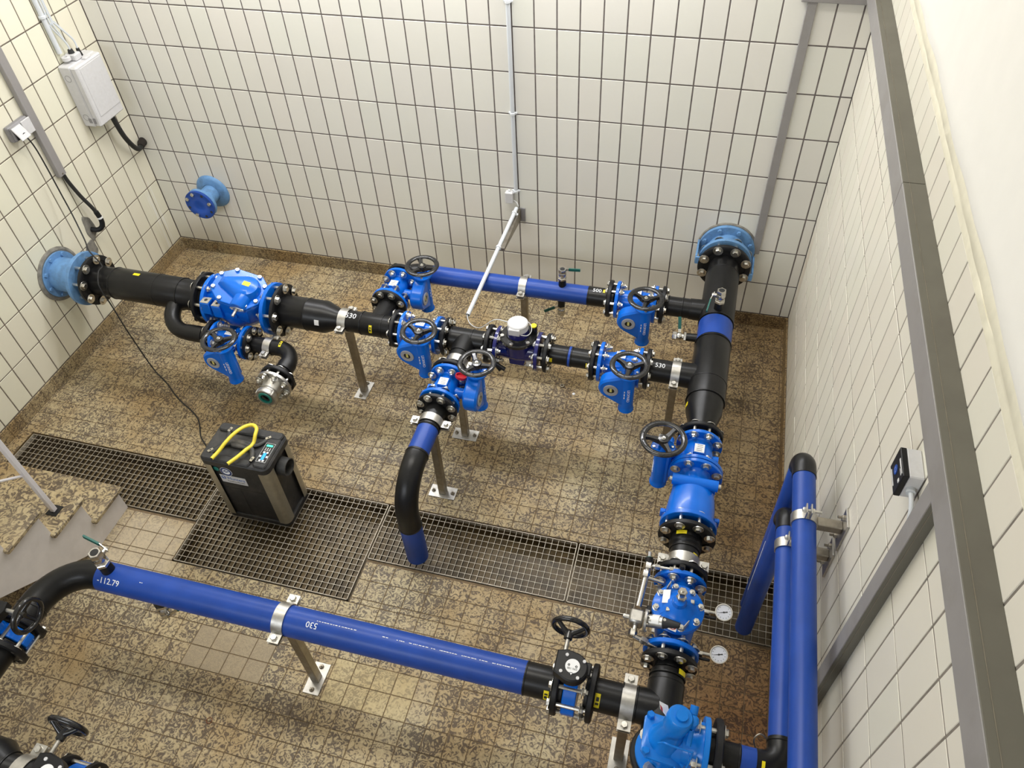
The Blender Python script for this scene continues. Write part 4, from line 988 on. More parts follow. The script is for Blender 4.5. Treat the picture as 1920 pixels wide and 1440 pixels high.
for a, b in ((1.05, 1.22), (1.335, 1.36), (1.395, 1.43), (1.448, 1.52), (1.54, 1.56), (1.575, 1.645), (1.665, 1.72), (1.738, 1.765), (1.79, 1.885), (.23, .25)): flecks(a, b, PI*.50 if a > 1 else PI*.58)
k.part('printed_marking', t, MT['white_ink'], smooth=0, stuff=True)
ylabel(t, (0, 0, 0), X, .0640, e-.068, e-.048, PI*.76, PI*.98)
BLX = fx-.005-R; BLY = FY-.34
butterfly('butterfly valve at the left frame edge, on the bend of the front blue pipe', (BLX, BLY, .6), -PI/2)
t = root('black_left_pipe', 'black flanged pipe leaving the left butterfly valve', 'pipe', (BLX, BLY-.030, .6), -PI/2)
m = MB(); m.lathe([(0, .04), (0, .080), (.014, .080), (.014, .0635), (.13, .0635)], ax=X, seg=36); m.sweep([(.12, 0, 0), (.15, 0, 0)]+arc((.15, -.12, 0), Y, X, .12, 0, PI/2, 10)+[(.27, -.3, 0)], .0635, 28); m.part('pipe', t, MT['black_pe']); back_flange(t, (.014, 0, 0), X, 100, .0635)
# bottom-left line
LY, LX = -3.725, 2.035
butterfly('butterfly valve at the bottom edge of the picture, left corner', (LX, LY, .6), 0)
t = root('black_taper_pipe', 'black tapering pipe in the bottom left corner', 'pipe', (LX-.030, LY, .6), PI)
m = MB(); m.lathe([(0, .04), (0, .080), (.014, .080), (.014, .0635), (.245, .0635), (.255, .068), (.30, .098), (.36, .100), (.9, .100)], ax=X, seg=40); rings(m, (.25, 0, 0), X, .066, (0,), .004); m.part('pipe', t, MT['black_pe'])
back_flange(t, (.014, 0, 0), X, 100, .0635); bolts(t, (.038, 0, 0), -X, .180, .112, .016)
t = root('black_stub_pipe', 'black flanged pipe to the right of the bottom butterfly valve', 'pipe', (LX+.030, LY, .6), 0)
m = MB(); m.lathe([(0, .04), (0, .080), (.014, .080), (.014, .0635), (.12, .0635)], ax=X, seg=36); m.sweep([(.11, 0, 0), (.14, 0, 0)]+arc((.14, -.12, 0), Y, X, .12, 0, PI/2, 10)+[(.26, -.4, 0)], .0635, 28); m.part('pipe', t, MT['black_pe'])
back_flange(t, (.014, 0, 0), X, 100, .0635)

# relief valve on the riser
ro = Vector(on_col(s3+.455))+Vector((.012, 0, 0)); t = root('relief_valve', 'light blue angle relief valve with a capped head and wire bail at the bottom edge', 'valve', (ro.x, ro.y, .6+.262), 0)
rm = 'blue_valve2'
MB().ring(0, .019, .04, .0965, ax=Z, seg=40).part('flange', t, MT[rm]); bolts(t, (0, 0, .019), -Z, .150, .055, .016, 4, .35)
m = MB(); m.lathe([(.017, .066), (.03, .056), (.07, .060), (.115, .056), (.13, .05)], ax=Z, seg=32); m.cyl((0, 0, .075), (.09, 0, .130), .060, .066, seg=32); m.lathe([(.04, .058), (.075, .062), (.09, .076), (.105, .078)], (0, 0, .128), X, 32)
m.part('valve_body', t, MT[rm])
MB().ring(0, .018, .03, .0965, (.102, 0, .128), X, 40).part('outlet_flange', t, MT[rm])
tl = Matrix.Translation((-.012, .0, .095)) @ Matrix.Rotation(-.10, 4, 'X') @ Matrix.Rotation(.16, 4, 'Y') @ Matrix.Diagonal((1.12, 1.12, .82, 1))
m = MB(); m.prism(hull2([(-.066, -.05), (-.05, -.066), (.055, -.066), (.066, -.03), (.066, .05), (.05, .066), (-.05, .066), (-.066, .05)]), .018, .036, .004, M=tl); m.lathe([(.034, .052), (.050, .046), (.12, .036), (.155, .031), (.175, .031)], M=tl, seg=28)
m.part('bonnet', t, MT[rm])
m = MB(); m.lathe([(.168, .030), (.172, .036), (.235, .036), (.245, .030), (.247, 0)], M=tl, seg=28); m.cyl(tl @ Vector((0, 0, .246)), tl @ Vector((0, 0, .256)), .019, seg=20); m.box((.030, .008, .205), (.044, .034, .062), .010, M=tl); m.cyl(tl @ Vector((.036, .025, .22)), tl @ Vector((.036, .046, .235)), .013, seg=14); m.cyl(tl @ Vector((.040, -.010, .19)), tl @ Vector((.040, -.045, .165)), .009, seg=12); m.part('cap', t, MT[rm])
b = MB()
for p in ((-.054, -.052), (.053, -.054), (.053, .052), (-.052, .054)): b.hexa(tl @ Vector((*p, .036)), tl.to_3x3() @ Z, .022, .014)
b.part('bonnet_bolt', t, MT[rm], stuff=True)
MB().sweep(smooth_path([tl @ Vector(p) for p in ((-.030, -.040, .10), (-.022, -.052, .150), (.0, -.056, .156), (.048, -.056, .156), (.056, -.056, .148), (.056, -.075, .08), (.044, -.082, .046), (.03, -.07, .04))]), .0032, 8).part('wire_bail', t, MT[rm])
g = MB(); g.add([tl @ Vector(p) for p in [(a+.018, b-.045, c) for a, b, c in ((-.035, .035, .20), (-.075, .05, .235), (-.078, .075, .225), (-.05, .08, .20), (-.0355, .036, .199), (-.0755, .051, .234), (-.0785, .076, .224), (-.0505, .081, .199))]], [(0, 1, 2, 3), (7, 6, 5, 4), (0, 4, 5, 1), (1, 5, 6, 2), (2, 6, 7, 3), (3, 7, 4, 0)]); g.part('paper_tag', t, MT['white_label'], smooth=0)
g = MB(); g.add([tl @ Vector(p) for p in [(a+.018, b-.045, c+.0008) for a, b, c in ((-.066, .0455, .2285), (-.074, .0495, .2360), (-.0768, .0640, .2310), (-.068, .060, .2225))]], [(0, 1, 2, 3)]); g.part('red_tag_print', t, MT['red_ink'], smooth=0)
RZV = .6+.262+.128
t = root('relief_outlet_pipe', 'smaller blue and black pipe from the relief valve, elbowing along the right wall and down', 'pipe', (ro.x+.122, ro.y, RZV), 0)
rr = .0395; wx2 = 4.400-(ro.x+.122)
m = MB(); m.lathe([(0, .03), (0, .060), (.014, .060), (.014, .040), (.098, .040)], ax=X, seg=32); rings(m, (.094, 0, 0), X, .040, (0,), .003); m.part('black_end', t, MT['black_pe']); m = MB()
m.sweep([(wx2-.075, 0, 0), (wx2-.06, 0, 0)]+arc((wx2-.055, .055, 0), -Y, X, .055, 0, PI/2, 10)+[(wx2, .07, 0), (wx2, .085, 0)], .041, 26); rings(m, (wx2, .075, 0), Y, .041, (0,), .003); m.part('lower_elbow', t, MT['black_pe']); m = MB()
yc = -2.235-ro.y; zc = 1.012-RZV
m.sweep([(wx2, yc-.085, zc), (wx2, yc-.055, zc)]+arc((wx2, yc-.05, zc-.05), Z, Y, .05, 0, PI/2, 10)+[(wx2, yc, zc-.062)], .0415, 26)
m.part('upper_elbow', t, MT['black_pe']); back_flange(t, (.014, 0, 0), X, 80, .040); bolts(t, (.038, 0, 0), -X, .150, .072, .016, 4, .35)
m = MB(); m.lathe([(.096, rr), (wx2-.070, rr)], ax=X, seg=32); m.part('blue_sleeve', t, MT['blue_pe']); m = MB(); m.cyl((wx2, .080, 0), (wx2, yc-.08, zc), rr, seg=32); m.part('blue_run', t, MT['blue_pe']); m = MB(); m.lathe([(.045-1.012, rr-.006), (.045-1.012, rr), (-.055, rr)], (wx2, yc, zc), Z, 32)
m.part('blue_drop', t, MT['blue_pe'])
k = MB(); z = -.22
while z > -.62:
    l = random.uniform(.004, .012); k.patch((wx2, yc, zc), Z, rr+.0003, z-l, z, PI*1.5-.05, PI*1.5+.02, 1); z -= l+random.uniform(.002, .005)
k.part('printed_marking', t, MT['white_ink'], smooth=0, stuff=True)
MB().sweep(smooth_path([(wx2-.066, .052, -.045), (wx2-.078, .075, -.02), (wx2-.060, .092, -.008), (wx2-.03, .078, -.02)]), .0028, 8).part('earth_wire', t, MT['post'])
ylabel(t, (wx2-.055, 0, 0), X, .041, -.006, .004, PI*.55, PI*.8, False)
t = root('wall_blue_pipe', 'larger blue pipe bracketed along the right wall, turning down through a black elbow', 'pipe', (4.420, -2.11, 1.2), 0)
rr = .041; m = MB(); m.sweep([(0, -.09, 0), (0, -.055, 0)]+arc((0, -.05, -.05), Z, Y, .05, 0, PI/2, 10)+[(0, 0, -.062)], .0435, 28); m.part('elbow', t, MT['black_pe'])
m = MB(); m.cyl((0, -.085, 0), (0, -2.2, 0), rr, seg=36); m.part('blue_run', t, MT['blue_pe']); m = MB(); m.lathe([(.045-1.2, rr-.006), (.045-1.2, rr), (-.055, rr)], (0, 0, 0), Z, 36); m.part('blue_drop', t, MT['blue_pe'])
# bolted cover of the next valve at the bottom edge
t = root('blue_cover_flange', 'blue round flange just showing at the bottom edge beside the relief valve', 'flange', (4.000, -3.350, .62), 0)
m = MB(); m.ring(0, .024, 0, .088, (0, 0, .22), Z, 40); m.lathe([(0, .05), (.22, .058)], ax=Z, seg=28); m.box((.070, .045, .232), (.05, .05, .022), .006); m.part('cover', t, MT['blue_valve']); b = MB(); b.hexa((.072, .048, .243), Z, .026, .014); b.cyl((.072, .048, .25), (.072, .048, .262), .008, seg=10); b.part('cover_bolt', t, MT['zinc'])

# ------------------------------------------------------------------ clamps and posts
_post = {}
def pipe_support(label, loc, rz, r, h, plate=True, w=.045):
    """post on a foot plate under a two-part clamp; pipe along local x, ears along y; loc on the floor"""
    t = root('pipe_support', label, 'support', loc, rz, 'stainless pipe supports')
    if plate:
        f = MB(); f.box((0, 0, .003), (.080, .152, .006), .001); f.part('foot_plate', t, MT['stainless'], smooth=0)
        for s in (-1, 1):
            b = MB(); b.ring(.006, .008, 0, .012, (0, s*.056, 0), Z, 14); b.hexa((0, s*.056, .008), Z, .017, .009); b.cyl((0, s*.056, .01), (0, s*.056, .026), .005, seg=8); b.part('anchor_bolt', t, MT['post'])
        f = MB(); top = h-r-.010
        f.box((0, 0, .006+(top-.006)/2), (.040, .040, top-.006), .003); f.part('post', t, MT['post'], smooth=0)
    ear = r+.045; tk = .005
    def half(s):
        m = MB(); n = 16; prof = [(-ear, s*.006)]+[(-r-.010, s*.006)]+[(-(r+.001)*math.cos(PI*k/n), max(s*(r+.001)*math.sin(PI*k/n)*s, .006)*s) for k in range(0, n+1)]+[(r+.010, s*.006), (ear, s*.006)]
        prof = [p for i, p in enumerate(prof) if i == 0 or (Vector(p)-Vector(prof[i-1])).length > 1e-4]
        V = []; F = []
        for i, p in enumerate(prof):
            a = Vector(prof[max(0, i-1)]); b = Vector(prof[min(len(prof)-1, i+1)]); nn = Vector((-(b-a).y, (b-a).x)).normalized()*tk*s
            for xx in (-w/2, w/2): V += [(xx, p[0], h+p[1]), (xx, p[0]+nn.x, h+p[1]+nn.y)]
        for i in range(len(prof)-1):
            a = 4*i; F += [(a, a+4, a+6, a+2), (a+1, a+3, a+7, a+5), (a, a+1, a+5, a+4), (a+2, a+6, a+7, a+3)]
        F += [(0, 2, 3, 1), (len(V)-4, len(V)-3, len(V)-1, len(V)-2)]; return m.add(V, F)
    half(1).part('clamp_top', t, MT['stainless'], smooth=30); half(-1).part('clamp_saddle', t, MT['stainless'], smooth=30)
    for s in (-1, 1):
        b = MB(); p = (0, s*(ear-.020), h+.011); b.ring(0, .0025, 0, .0145, p, Z, 14, .0005); b.hexa((p[0], p[1], p[2]+.002), Z, .024, .011); b.cyl((p[0], p[1], p[2]), (p[0], p[1], h-.028), .006, seg=8); b.hexa((p[0], p[1], h-.011), -Z, .019, .010); b.part('clamp_bolt', t, MT['zinc'])
    return t
x, y, z = on_main(2.005); pipe_support('pipe support under the reducer spool, its foot plate in open floor', (x-.012, y, 0), MAIN_RZ, .064, .6, w=.05)
pipe_support('pipe support under the long back blue pipe', (2.935, -.635, 0), 0, .0575, .6)
pipe_support('pipe support behind the red-capped valve, foot plate beside its gearbox', (2.735, -1.350, 0), PI/2, .058, .6)
pipe_support('pipe support holding the outlet downpipe, foot plate near the grating', (2.735, -1.782, 0), PI/2, .0575, .6)
x, y, z = on_main(3.897); pipe_support('pipe support at the right end of the main pipe, next to the thick column pipe', (x, y, 0), MAIN_RZ, .063, .6)
pipe_support('pipe support in the middle of the front blue pipe', (2.487, FY, 0), 0, .0645, .6, w=.05)
pipe_support('pipe support between the butterfly valve and the corner tee', (3.918, FY-.002, 0), 0, .063, .6, w=.05)
x, y, z = on_main(bx); pipe_support('stainless pipe clamp round the hose outlet elbow below the big check valve', (x+.209+.135, y+BYP-.006, 0), MAIN_RZ, .047, .6+BZ, plate=False)
x, y, z = on_col(2.298); pipe_support('pipe support under the short waisted spool', (x, y, 0), COL_RZ, .063, .6, w=.05)
pipe_support('pipe support in the bottom left corner', (LX-.21, LY, 0), 0, .0645, .6, w=.05)
def wall_bracket(label, px, py, pz, r):
    t = root('wall_bracket', label, 'bracket', (W, py, pz), 0, 'stainless wall brackets'); d = px-W
    MB().box((-.004, 0, -.012), (.008, .080, .155), .001).part('wall_plate', t, MT['stainless'], smooth=0)
    for z in (-.068, .044):
        b = MB(); b.hexa((-.008, .012, z), -X, .018, .010); b.cyl((-.01, .012, z), (-.032, .012, z), .005, seg=8); b.part('anchor_bolt', t, MT['post'])
    MB().box(((d+r)/2-.004, 0, 0), (-(d+r)-.008, .036, .036), .003).part('arm', t, MT['post'], smooth=0)
    m = MB(); m.ring(-.020, .020, r+.0003, r+.0045, (d, 0, 0), Y, 36, .001)
    m.box((d-.006, 0, r+.020), (.005, .040, .040), .001); m.box((d+.010, 0, r+.020), (.005, .040, .040), .001); m.part('clamp_ring', t, MT['stainless'])
    b = MB(); b.cyl((d-.02, 0, r+.024), (d+.045, 0, r+.024), .005, seg=10); b.hexa((d-.009, 0, r+.024), -X, .018, .009); b.hexa((d+.013, 0, r+.024), X, .018, .009); b.part('clamp_bolt', t, MT['zinc'])
wall_bracket('upper stainless wall bracket, holding the larger blue wall pipe', 4.420, -2.395, 1.2, .041)
wall_bracket('lower stainless wall bracket, holding the smaller blue wall pipe', 4.400, -2.392, 1.012, .0395)

# ------------------------------------------------------------------ ball valves
def ball_valve(label, loc, ax, lever, sc=1., socket=True, group='small ball valves', side=1):
    """black saddle socket, nickel ball valve along ax, lever direction"""
    t = root('ball_valve', label, 'valve', loc, 0, group); ax = Vector(ax).normalized(); lv = Vector(lever).normalized(); o = Vector((0, 0, 0))
    if socket: MB().cyl(-ax*.03, ax*.042*sc, .024*sc, .0215*sc, seg=22).part('socket', t, MT['black_pe'])
    b = ax*.042*sc; m = MB(); m.hexa(b, ax, .046*sc, .014*sc); m.cyl(b+ax*.012*sc, b+ax*.026*sc, .0165*sc, seg=20)
    m.lathe([(.022*sc, .017*sc), (.030*sc, .023*sc), (.046*sc, .023*sc), (.054*sc, .017*sc)], b, ax, 22); m.hexa(b+ax*.052*sc, ax, .042*sc, .022*sc)
    st = ax.cross(lv).normalized()*side; m.cyl(b+ax*.038*sc, b+ax*.038*sc+st*.036*sc, .009*sc, seg=12); m.hexa(b+ax*.038*sc+st*.036*sc, st, .014*sc, .008*sc)
    m.part('valve_body', t, MT['brass_nickel'])
    MB().cyl(b+ax*.0735*sc, b+ax*.0748*sc, .0145*sc, seg=18).part('bore', t, MT['ink'])
    p0 = b+ax*.038*sc+st*.034*sc; side = st.cross(lv).normalized()
    def strap(a, c, w, th, up0, up1):
        A = p0+lv*a+st*up0; B = p0+lv*c+st*up1; V = []
        for P in (A, B): V += [P+side*w+st*th, P-side*w+st*th, P-side*w-st*th, P+side*w-st*th]
        return MB().add(V, [(0, 1, 2, 3), (4, 7, 6, 5), (0, 4, 5, 1), (1, 5, 6, 2), (2, 6, 7, 3), (3, 7, 4, 0)])
    strap(-.012*sc, .036*sc, .008*sc, .0015*sc, 0, .012*sc).part('lever', t, MT['zinc'], smooth=0)
    strap(.030*sc, .098*sc, .0085*sc, .0035*sc, .010*sc, .014*sc).part('lever_grip', t, MT['green'], smooth=0, label='green lever grip')
    return t
ball_valve('small ball valve standing on the back blue pipe, green lever to the right', (3.170, -.635, .6+.0565), (0, 0, 1), (1, .05, 0))
ball_valve('small drain ball valve hanging under the back blue pipe, green lever', (3.166, -.640, .6-.0565), (0, 0, -1), (-.80, -.45, -.25))
ball_valve('small ball valve standing on the thick column pipe above the blue band', (4.070, -.705, .6+.096), (0, 0, 1), (-.1, -1, -.45), 1.1, side=-1)
ball_valve('small ball valve sticking out left of the blue band, green lever upright', (4.063-.100, -.870, .600), (-1, 0, -.05), (-.15, .45, 1))
ball_valve('small ball valve standing on the left end of the front blue pipe, dark green lever', (1.660, FY+.006, .6+.064), (0, 0.0, 1), (-1, .08, .22), 1.2, side=-1)
ball_valve('small ball valve hanging under the left end of the front blue pipe', (1.860, FY-.01, .6-.060), (0, -.1, -1), (.5, .9, .1), 1.2)
# ------------------------------------------------------------------ stub pipe with blind flange on the back wall
t = root('capped_wall_stub', 'light blue stub pipe on the back wall closed by a dark blue blind flange', 'pipe', (.455, 0, .565), 0)
m = MB(); m.lathe([(.002, .055), (.002, .128), (.016, .120), (.022, .104), (.028, .066)], ax=-Y, seg=40); m.lathe([(.02, .064), (.150, .064)], ax=-Y, seg=36); m.ring(.146, .170, .05, .110, ax=-Y, seg=40); m.part('pipe', t, MT['old_blue'])
MB().ring(.171, .190, 0, .110, ax=-Y, seg=40).part('blind_flange', t, MT['blind_blue'])
b = MB(); hb = MB()
for k in range(8):
    a = 2*PI*(k+.35)/8; p = Vector((.090*math.cos(a), -.190, .090*math.sin(a)))
    if k in (0, 2, 3, 5): MB().hexa(p, -Y, .024, .012).part('flange_bolt', t, MT['zinc'])
    else: hb.ring(0, .001, 0, .010, p, -Y, 14, .0002)
hb.part('bolt_hole', t, MT['ink'], stuff=True)

# ------------------------------------------------------------------ dehumidifier
DX0, DX1, DY0, DY1, DH = 1.612, 2.000, -2.205, -1.957, .535
dw, dd = DX1-DX0, DY1-DY0
t = root('dehumidifier', 'black box-shaped dehumidifier with aluminium corner posts standing on the grating', 'dehumidifier', (DX0, DY0, 0), 0)
def rrect(x0, y0, x1, y1, r, n=5):
    out = []
    for cx, cy, a in ((x1-r, y1-r, 0), (x0+r, y1-r, PI/2), (x0+r, y0+r, PI), (x1-r, y0+r, 1.5*PI)):
        out += [(cx+r*math.cos(a+PI/2*k/n), cy+r*math.sin(a+PI/2*k/n)) for k in range(n+1)]
    return out
m = MB(); m.prism(rrect(.018, .014, dw-.018, dd-.014, .02), .03, DH-.06, 0); m.part('body', t, MT['shell'])
m = MB(); m.prism(rrect(.004, .004, dw-.004, dd-.004, .035), .006, .048, .006); m.part('base', t, MT['shell'])
for i, (cx, cy, a0) in enumerate(((0.034, .034, PI), (dw-.034, .034, 1.5*PI), (dw-.034, dd-.034, 0), (.034, dd-.034, PI/2))):
    m = MB(); m.lathe([(.040, .032), (DH-.055, .032)], (cx, cy, 0), Z, 8, a0=0, arc=2*PI)
    q = [(cx+.032*math.cos(a0+PI/2*k/8), cy+.032*math.sin(a0+PI/2*k/8)) for k in range(9)]
    for ext in (1,):
        d0 = Vector((-math.sin(a0), math.cos(a0)))*-.026; d1 = Vector((-math.sin(a0+PI/2), math.cos(a0+PI/2)))*.026
        q = [(q[0][0]+d0.x, q[0][1]+d0.y)]+q+[(q[-1][0]+d1.x, q[-1][1]+d1.y)]
    V = [(p[0], p[1], z) for z in (.040, DH-.055) for p in q]; n = len(q); mm = MB().add(V, [(k, k+1, n+k+1, n+k) for k in range(n-1)]); mm.part('corner_post', t, MT['alu'])
m = MB(); m.prism(rrect(0, 0, dw, dd, .036), DH-.062, DH-.014, .008)
m.prism(rrect(.012, dd-.056, dw-.012, dd-.004, .02), DH-.02, DH, .006); m.prism(rrect(.010, .004, dw-.10, .046, .02), DH-.02, DH-.004, .006); m.prism(rrect(dw-.085, .012, dw-.012, dd-.04, .015), DH-.02, DH-.004, .006)
m.part('lid', t, MT['shell'])
h = MB()
for P, r in (([(.052, .048, 0), (.095, .10, .010), (.150, .130, .012), (.215, .125, .012), (.262, .100, .010), (.285, .046, 0)], .013), ([(.075, .20, 0), (.10, .15, .008), (.150, .130, .012)], .012), ([(.300, .19, 0), (.27, .14, .008), (.215, .125, .012)], .012)):
    h.sweep(smooth_path([(p[0], p[1], DH-.010+p[2]) for p in P]), r, 10, flat=.6)
h.prism(rrect(.13, .10, .245, .15, .02), DH-.012, DH+.006, .004)
h.part('carry_handle', t, MT['lid'])
for p, a in (((.048, .056), .9), ((.288, .050), 1.4), ((.080, .204), 1.3), ((.305, .196), .7)):
    MB().box((0, 0, 0), (.030, .015, .003), .0008, M=Matrix.Translation((*p, DH-.001)) @ Matrix.Rotation(a, 4, 'Z')).part('handle_tab', t, MT['alu'], smooth=0)
    MB().ring(0, .001, 0, .004, (*p, DH+.0008), Z, 10, .0002).part('tab_screw', t, MT['ink'])
c = MB(); c.prism(rrect(dw-.078, .040, dw-.022, .165, .008), DH-.006, DH-.0015, .0015); c.part('control_panel', t, MT['black_gloss'])
k = MB()
for e in ((dw-.076, .042, dw-.024, .163),):
    for a, b2 in (((e[0], e[1]), (e[2], e[1])), ((e[2], e[1]), (e[2], e[3])), ((e[2], e[3]), (e[0], e[3])), ((e[0], e[3]), (e[0], e[1]))): k.cyl((*a, DH-.0012), (*b2, DH-.0012), .0008, seg=6)
for i in range(6):
    a = i*PI/3; k.box((dw-.050+.020*math.cos(a)*.9, .078+.030*math.sin(a), DH-.0012), (.011, .011, .0008))
for i in range(3): k.box((dw-.062+.012*i, .118, DH-.0012), (.007, .003, .0008)); k.box((dw-.062+.012*i, .128, DH-.0012), (.003, .012, .0008))
k.part('panel_print', t, MT['white_label'], smooth=0, stuff=True)
MB().box((dw-.050, .078, DH-.0006), (.016, .044, .001)).part('blue_display', t, MT['lcd'], smooth=0)
MB().box((dw-.050, .148, DH-.0010), (.034, .012, .001)).part('green_indicator', t, MT['led'], smooth=0)
m = MB(); m.lathe([(0, .050), (.046, .048), (.050, .048), (.050, .043), (.004, .043), (.004, 0)], (dw-.012, .125, DH-.125), X, 32); m.part('outlet_duct', t, MT['lid'])
MB().ring(0, .001, 0, .042, (dw-.006, .125, DH-.125), X, 28, .0002).part('duct_mouth', t, MT['ink'])
# front plates: the front faces -y
fy = .013
def face(txt, size, cx, cz, dy, mat, name, par):
    k = MB(); V, F = text_vf(txt, size, .0003); k.add([(cx+p[0], fy-dy-p[2], cz+p[1]) for p in V], F); k.part(name, par, MT[mat], smooth=0)
MB().box((.150, fy-.0012, .365), (.150, .0024, .062), .0006).part('name_plate', t, MT['light_grey'], smooth=0)
face('Munters', .030, .167, .374, .0026, 'blue_ink', 'name_lettering', t); face('ComDry M210X', .0145, .160, .350, .0026, 'ink', 'model_lettering', t)
k = MB(); k.torus((.095, fy-.0028, .376), Y, .011, .0022, 24, 6, .3); k.cyl((.089, fy-.0028, .376), (.094, fy-.0028, .371), .0014, seg=6); k.cyl((.094, fy-.0028, .371), (.102, fy-.0028, .382), .0014, seg=6); k.part('logo', t, MT['blue_ink'])
k = MB(); k.ring(.0, .0010, 0, .034, (.125, fy, .428), -Y, 32, .0002); k.part('round_sticker', t, MT['white_label'])
k = MB(); k.ring(.0010, .0016, .022, .032, (.125, fy, .428), -Y, 32, .0002); k.part('sticker_ring', t, MT['navy_ink'])
k = MB()
for p in ((-.012, .004, .012), (0, -.002, .010), (.012, .005, .010), (-.003, .011, .008)): k.box((.125+p[0], fy-.0014, .428+p[1]), (p[2], .0006, .006))
k.part('sticker_figure', t, MT['navy_ink'], smooth=0, stuff=True)
MB().ring(0, .001, 0, .017, (.070, fy, .438), -Y, 24, .0002).part('green_sticker', t, MT['green_seal'])
k = MB(); k.box((.20, fy+.0005, .285), (.35, .002, .0012)); k.box((.16, fy+.0005, .16), (.0012, .002, .22)); k.part('panel_seam', t, MT['lid'], smooth=0)
hz = DH+.008
hs = root('yellow_hose', 'short piece of yellow hose threaded through the handle of the dehumidifier', 'hose', (DX0, DY0, hz), 0)
pts = smooth_path([(.098, -.006, .010), (.112, .045, .014), (.128, .09, .030), (.147, .150, .036), (.170, .205, .030), (.205, .232, .026), (.238, .215, .026), (.250, .175, .022), (.250, .148, .0), (.247, .12, -.003), (.240, .090, .006), (.222, .035, .010), (.196, -.020, .012)], 7)
MB().sweep(pts, .0095, 14).part('hose', hs, MT['hose'])
for p, q in ((pts[0], pts[1]), (pts[-1], pts[-2])): MB().cyl(p+(p-q).normalized()*.0002, p+(p-q).normalized()*.0012, .0068, seg=14).part('hose_bore', hs, MT['ink'])

# ------------------------------------------------------------------ left wall electrics
bz = Vector((0, -.268, 1.425))
t = root('enclosure', 'pale grey plastic distribution box on the left wall near the corner', 'box', bz, 0)
bw, bh, bd = .250, .385, .125
m = MB(); m.box((bd*.33, 0, 0), (bd*.66, bw, bh), .006); m.part('box_back', t, MT['light_grey'], smooth=0)
m = MB(); m.box((bd*.82, 0, 0), (bd*.36, bw-.006, bh-.006), .008); m.box((bd+.001, .006, .02), (.004, bw-.050, bh-.080), .001); m.part('box_cover', t, MT['light_grey'], smooth=0)
k = MB()
for z in (.12, -.13): k.torus((bd*.33, -bw/2-.0004, z), Y, .020, .0012, 24, 6)
for z, y in ((-.165, -.0),): k.box((bd*.5, -bw/2-.001, -.150), (.020, .003, .030)); k.box((bd*.75, -bw/2-.001, -.150), (.016, .003, .034))
k.part('knockout', t, MT['grey_plastic'], stuff=True)
m = MB(); m.box((bd*.35, -.01, bh/2+.020), (.075, .060, .040), .006); m.ring(-.002, .02, .01, .026, (bd*.30, -.065, bh/2+.018), Z, 20); m.box((bd*.82, .02, bh/2-.002), (.03, .05, .02), .003); m.part('cable_entry', t, MT['light_grey'], smooth=30)
k = MB(); k.cyl((bd*.35, -.015, bh/2+.038), (bd*.35, -.015, bh/2+.062), .020, .014, seg=14); k.cyl((bd*.35, .045, bh/2+.0), (bd*.35, .045, bh/2+.045), .016, .010, seg=14); k.part('entry_seal', t, MT['black_rubber'])
c = root('cable_bundle', 'pale cables and a rising conduit above the box on the left wall', 'cable', (0, -.268, 1.66), 0)
for y0, y1, x1 in ((-.015, -.075, .02), (-.012, -.055, .024), (.045, -.040, .026), (.048, -.028, .022)):
    MB().sweep(smooth_path([(bd*.35, y0, .0), (bd*.33, y0-.005, .06), (x1+.008, y1+.008, .18), (x1, y1, .25), (x1, y1, 1.0)]), .0045, 8).part('cable', c, MT['conduit'])
MB().cyl((.018, -.075, .02), (.018, -.095, 1.0), .0145, seg=18).part('conduit', c, MT['conduit'])
m = MB(); m.ring(-.008, .008, .0145, .021, (.018, -.080, .232), Z, 20); m.box((.008, -.055, .232), (.016, .07, .012), .002); m.part('pipe_clip', c, MT['conduit'])
t = root('black_conduit', 'thick black conduit from the bottom of the box into the back wall corner', 'conduit', (.07, -.175, 1.235), 0)
MB().sweep(smooth_path([(.012, -.055, .01), (.012, -.050, -.05), (.012, -.030, -.16), (.006, .010, -.25), (-.010, .060, -.310), (-.030, .115, -.330), (-.04, .19, -.318)]), .0165, 14).part('conduit', t, MT['black_rubber'])
MB().sweep([(-.032, .125, -.330), (-.04, .150, -.322), (-.042, .178, -.318)], [.022, .028, .030], 14).part('sealing_foam', t, simple('black_foam', (.02, .015, .012), .95, bmp=.6, scale=60))
def trunk(name, label, c, d, ax, seams=(), mat='trunk', loc=(0, 0, 0)):
    t = root(name, label, 'trunking', c, 0); m = MB(); m.box((0, 0, 0), d, .0025); m.part('duct_body', t, MT[mat], smooth=0)
    return t
t = trunk('cable_duct', 'grey vertical cable trunking on the left wall ending above the black conduit', (.017, -.752, 1.70), (.032, .058, 1.21), Z)
MB().hexa((.0165, .0, -.59), X, .010, .002).part('screw', t, MT['post'])
t = root('black_conduit', 'black conduit from the left trunking curving into a hole in the left wall', 'conduit', (.018, -.735, 1.095), 0)
MB().sweep(smooth_path([(0, -.005, .02), (.004, .0, -.05), (.020, .020, -.17), (.045, .040, -.27), (.055, .045, -.33)]), .012, 12).part('conduit', t, MT['black_rubber'])
MB().sweep(smooth_path([(.052, .044, -.30), (.060, .046, -.36), (.054, .036, -.405), (.028, .018, -.425), (-.015, .005, -.420)]), [.017]*25 if False else .0165, 14).part('corrugated_sleeve', t, MT['black_pp'])
MB().ring(-.006, .006, .0165, .0175, (.059, .0455, -.345), Vector((.1, .02, -1)), 16, .0003).part('white_tie', t, MT['white_label'])
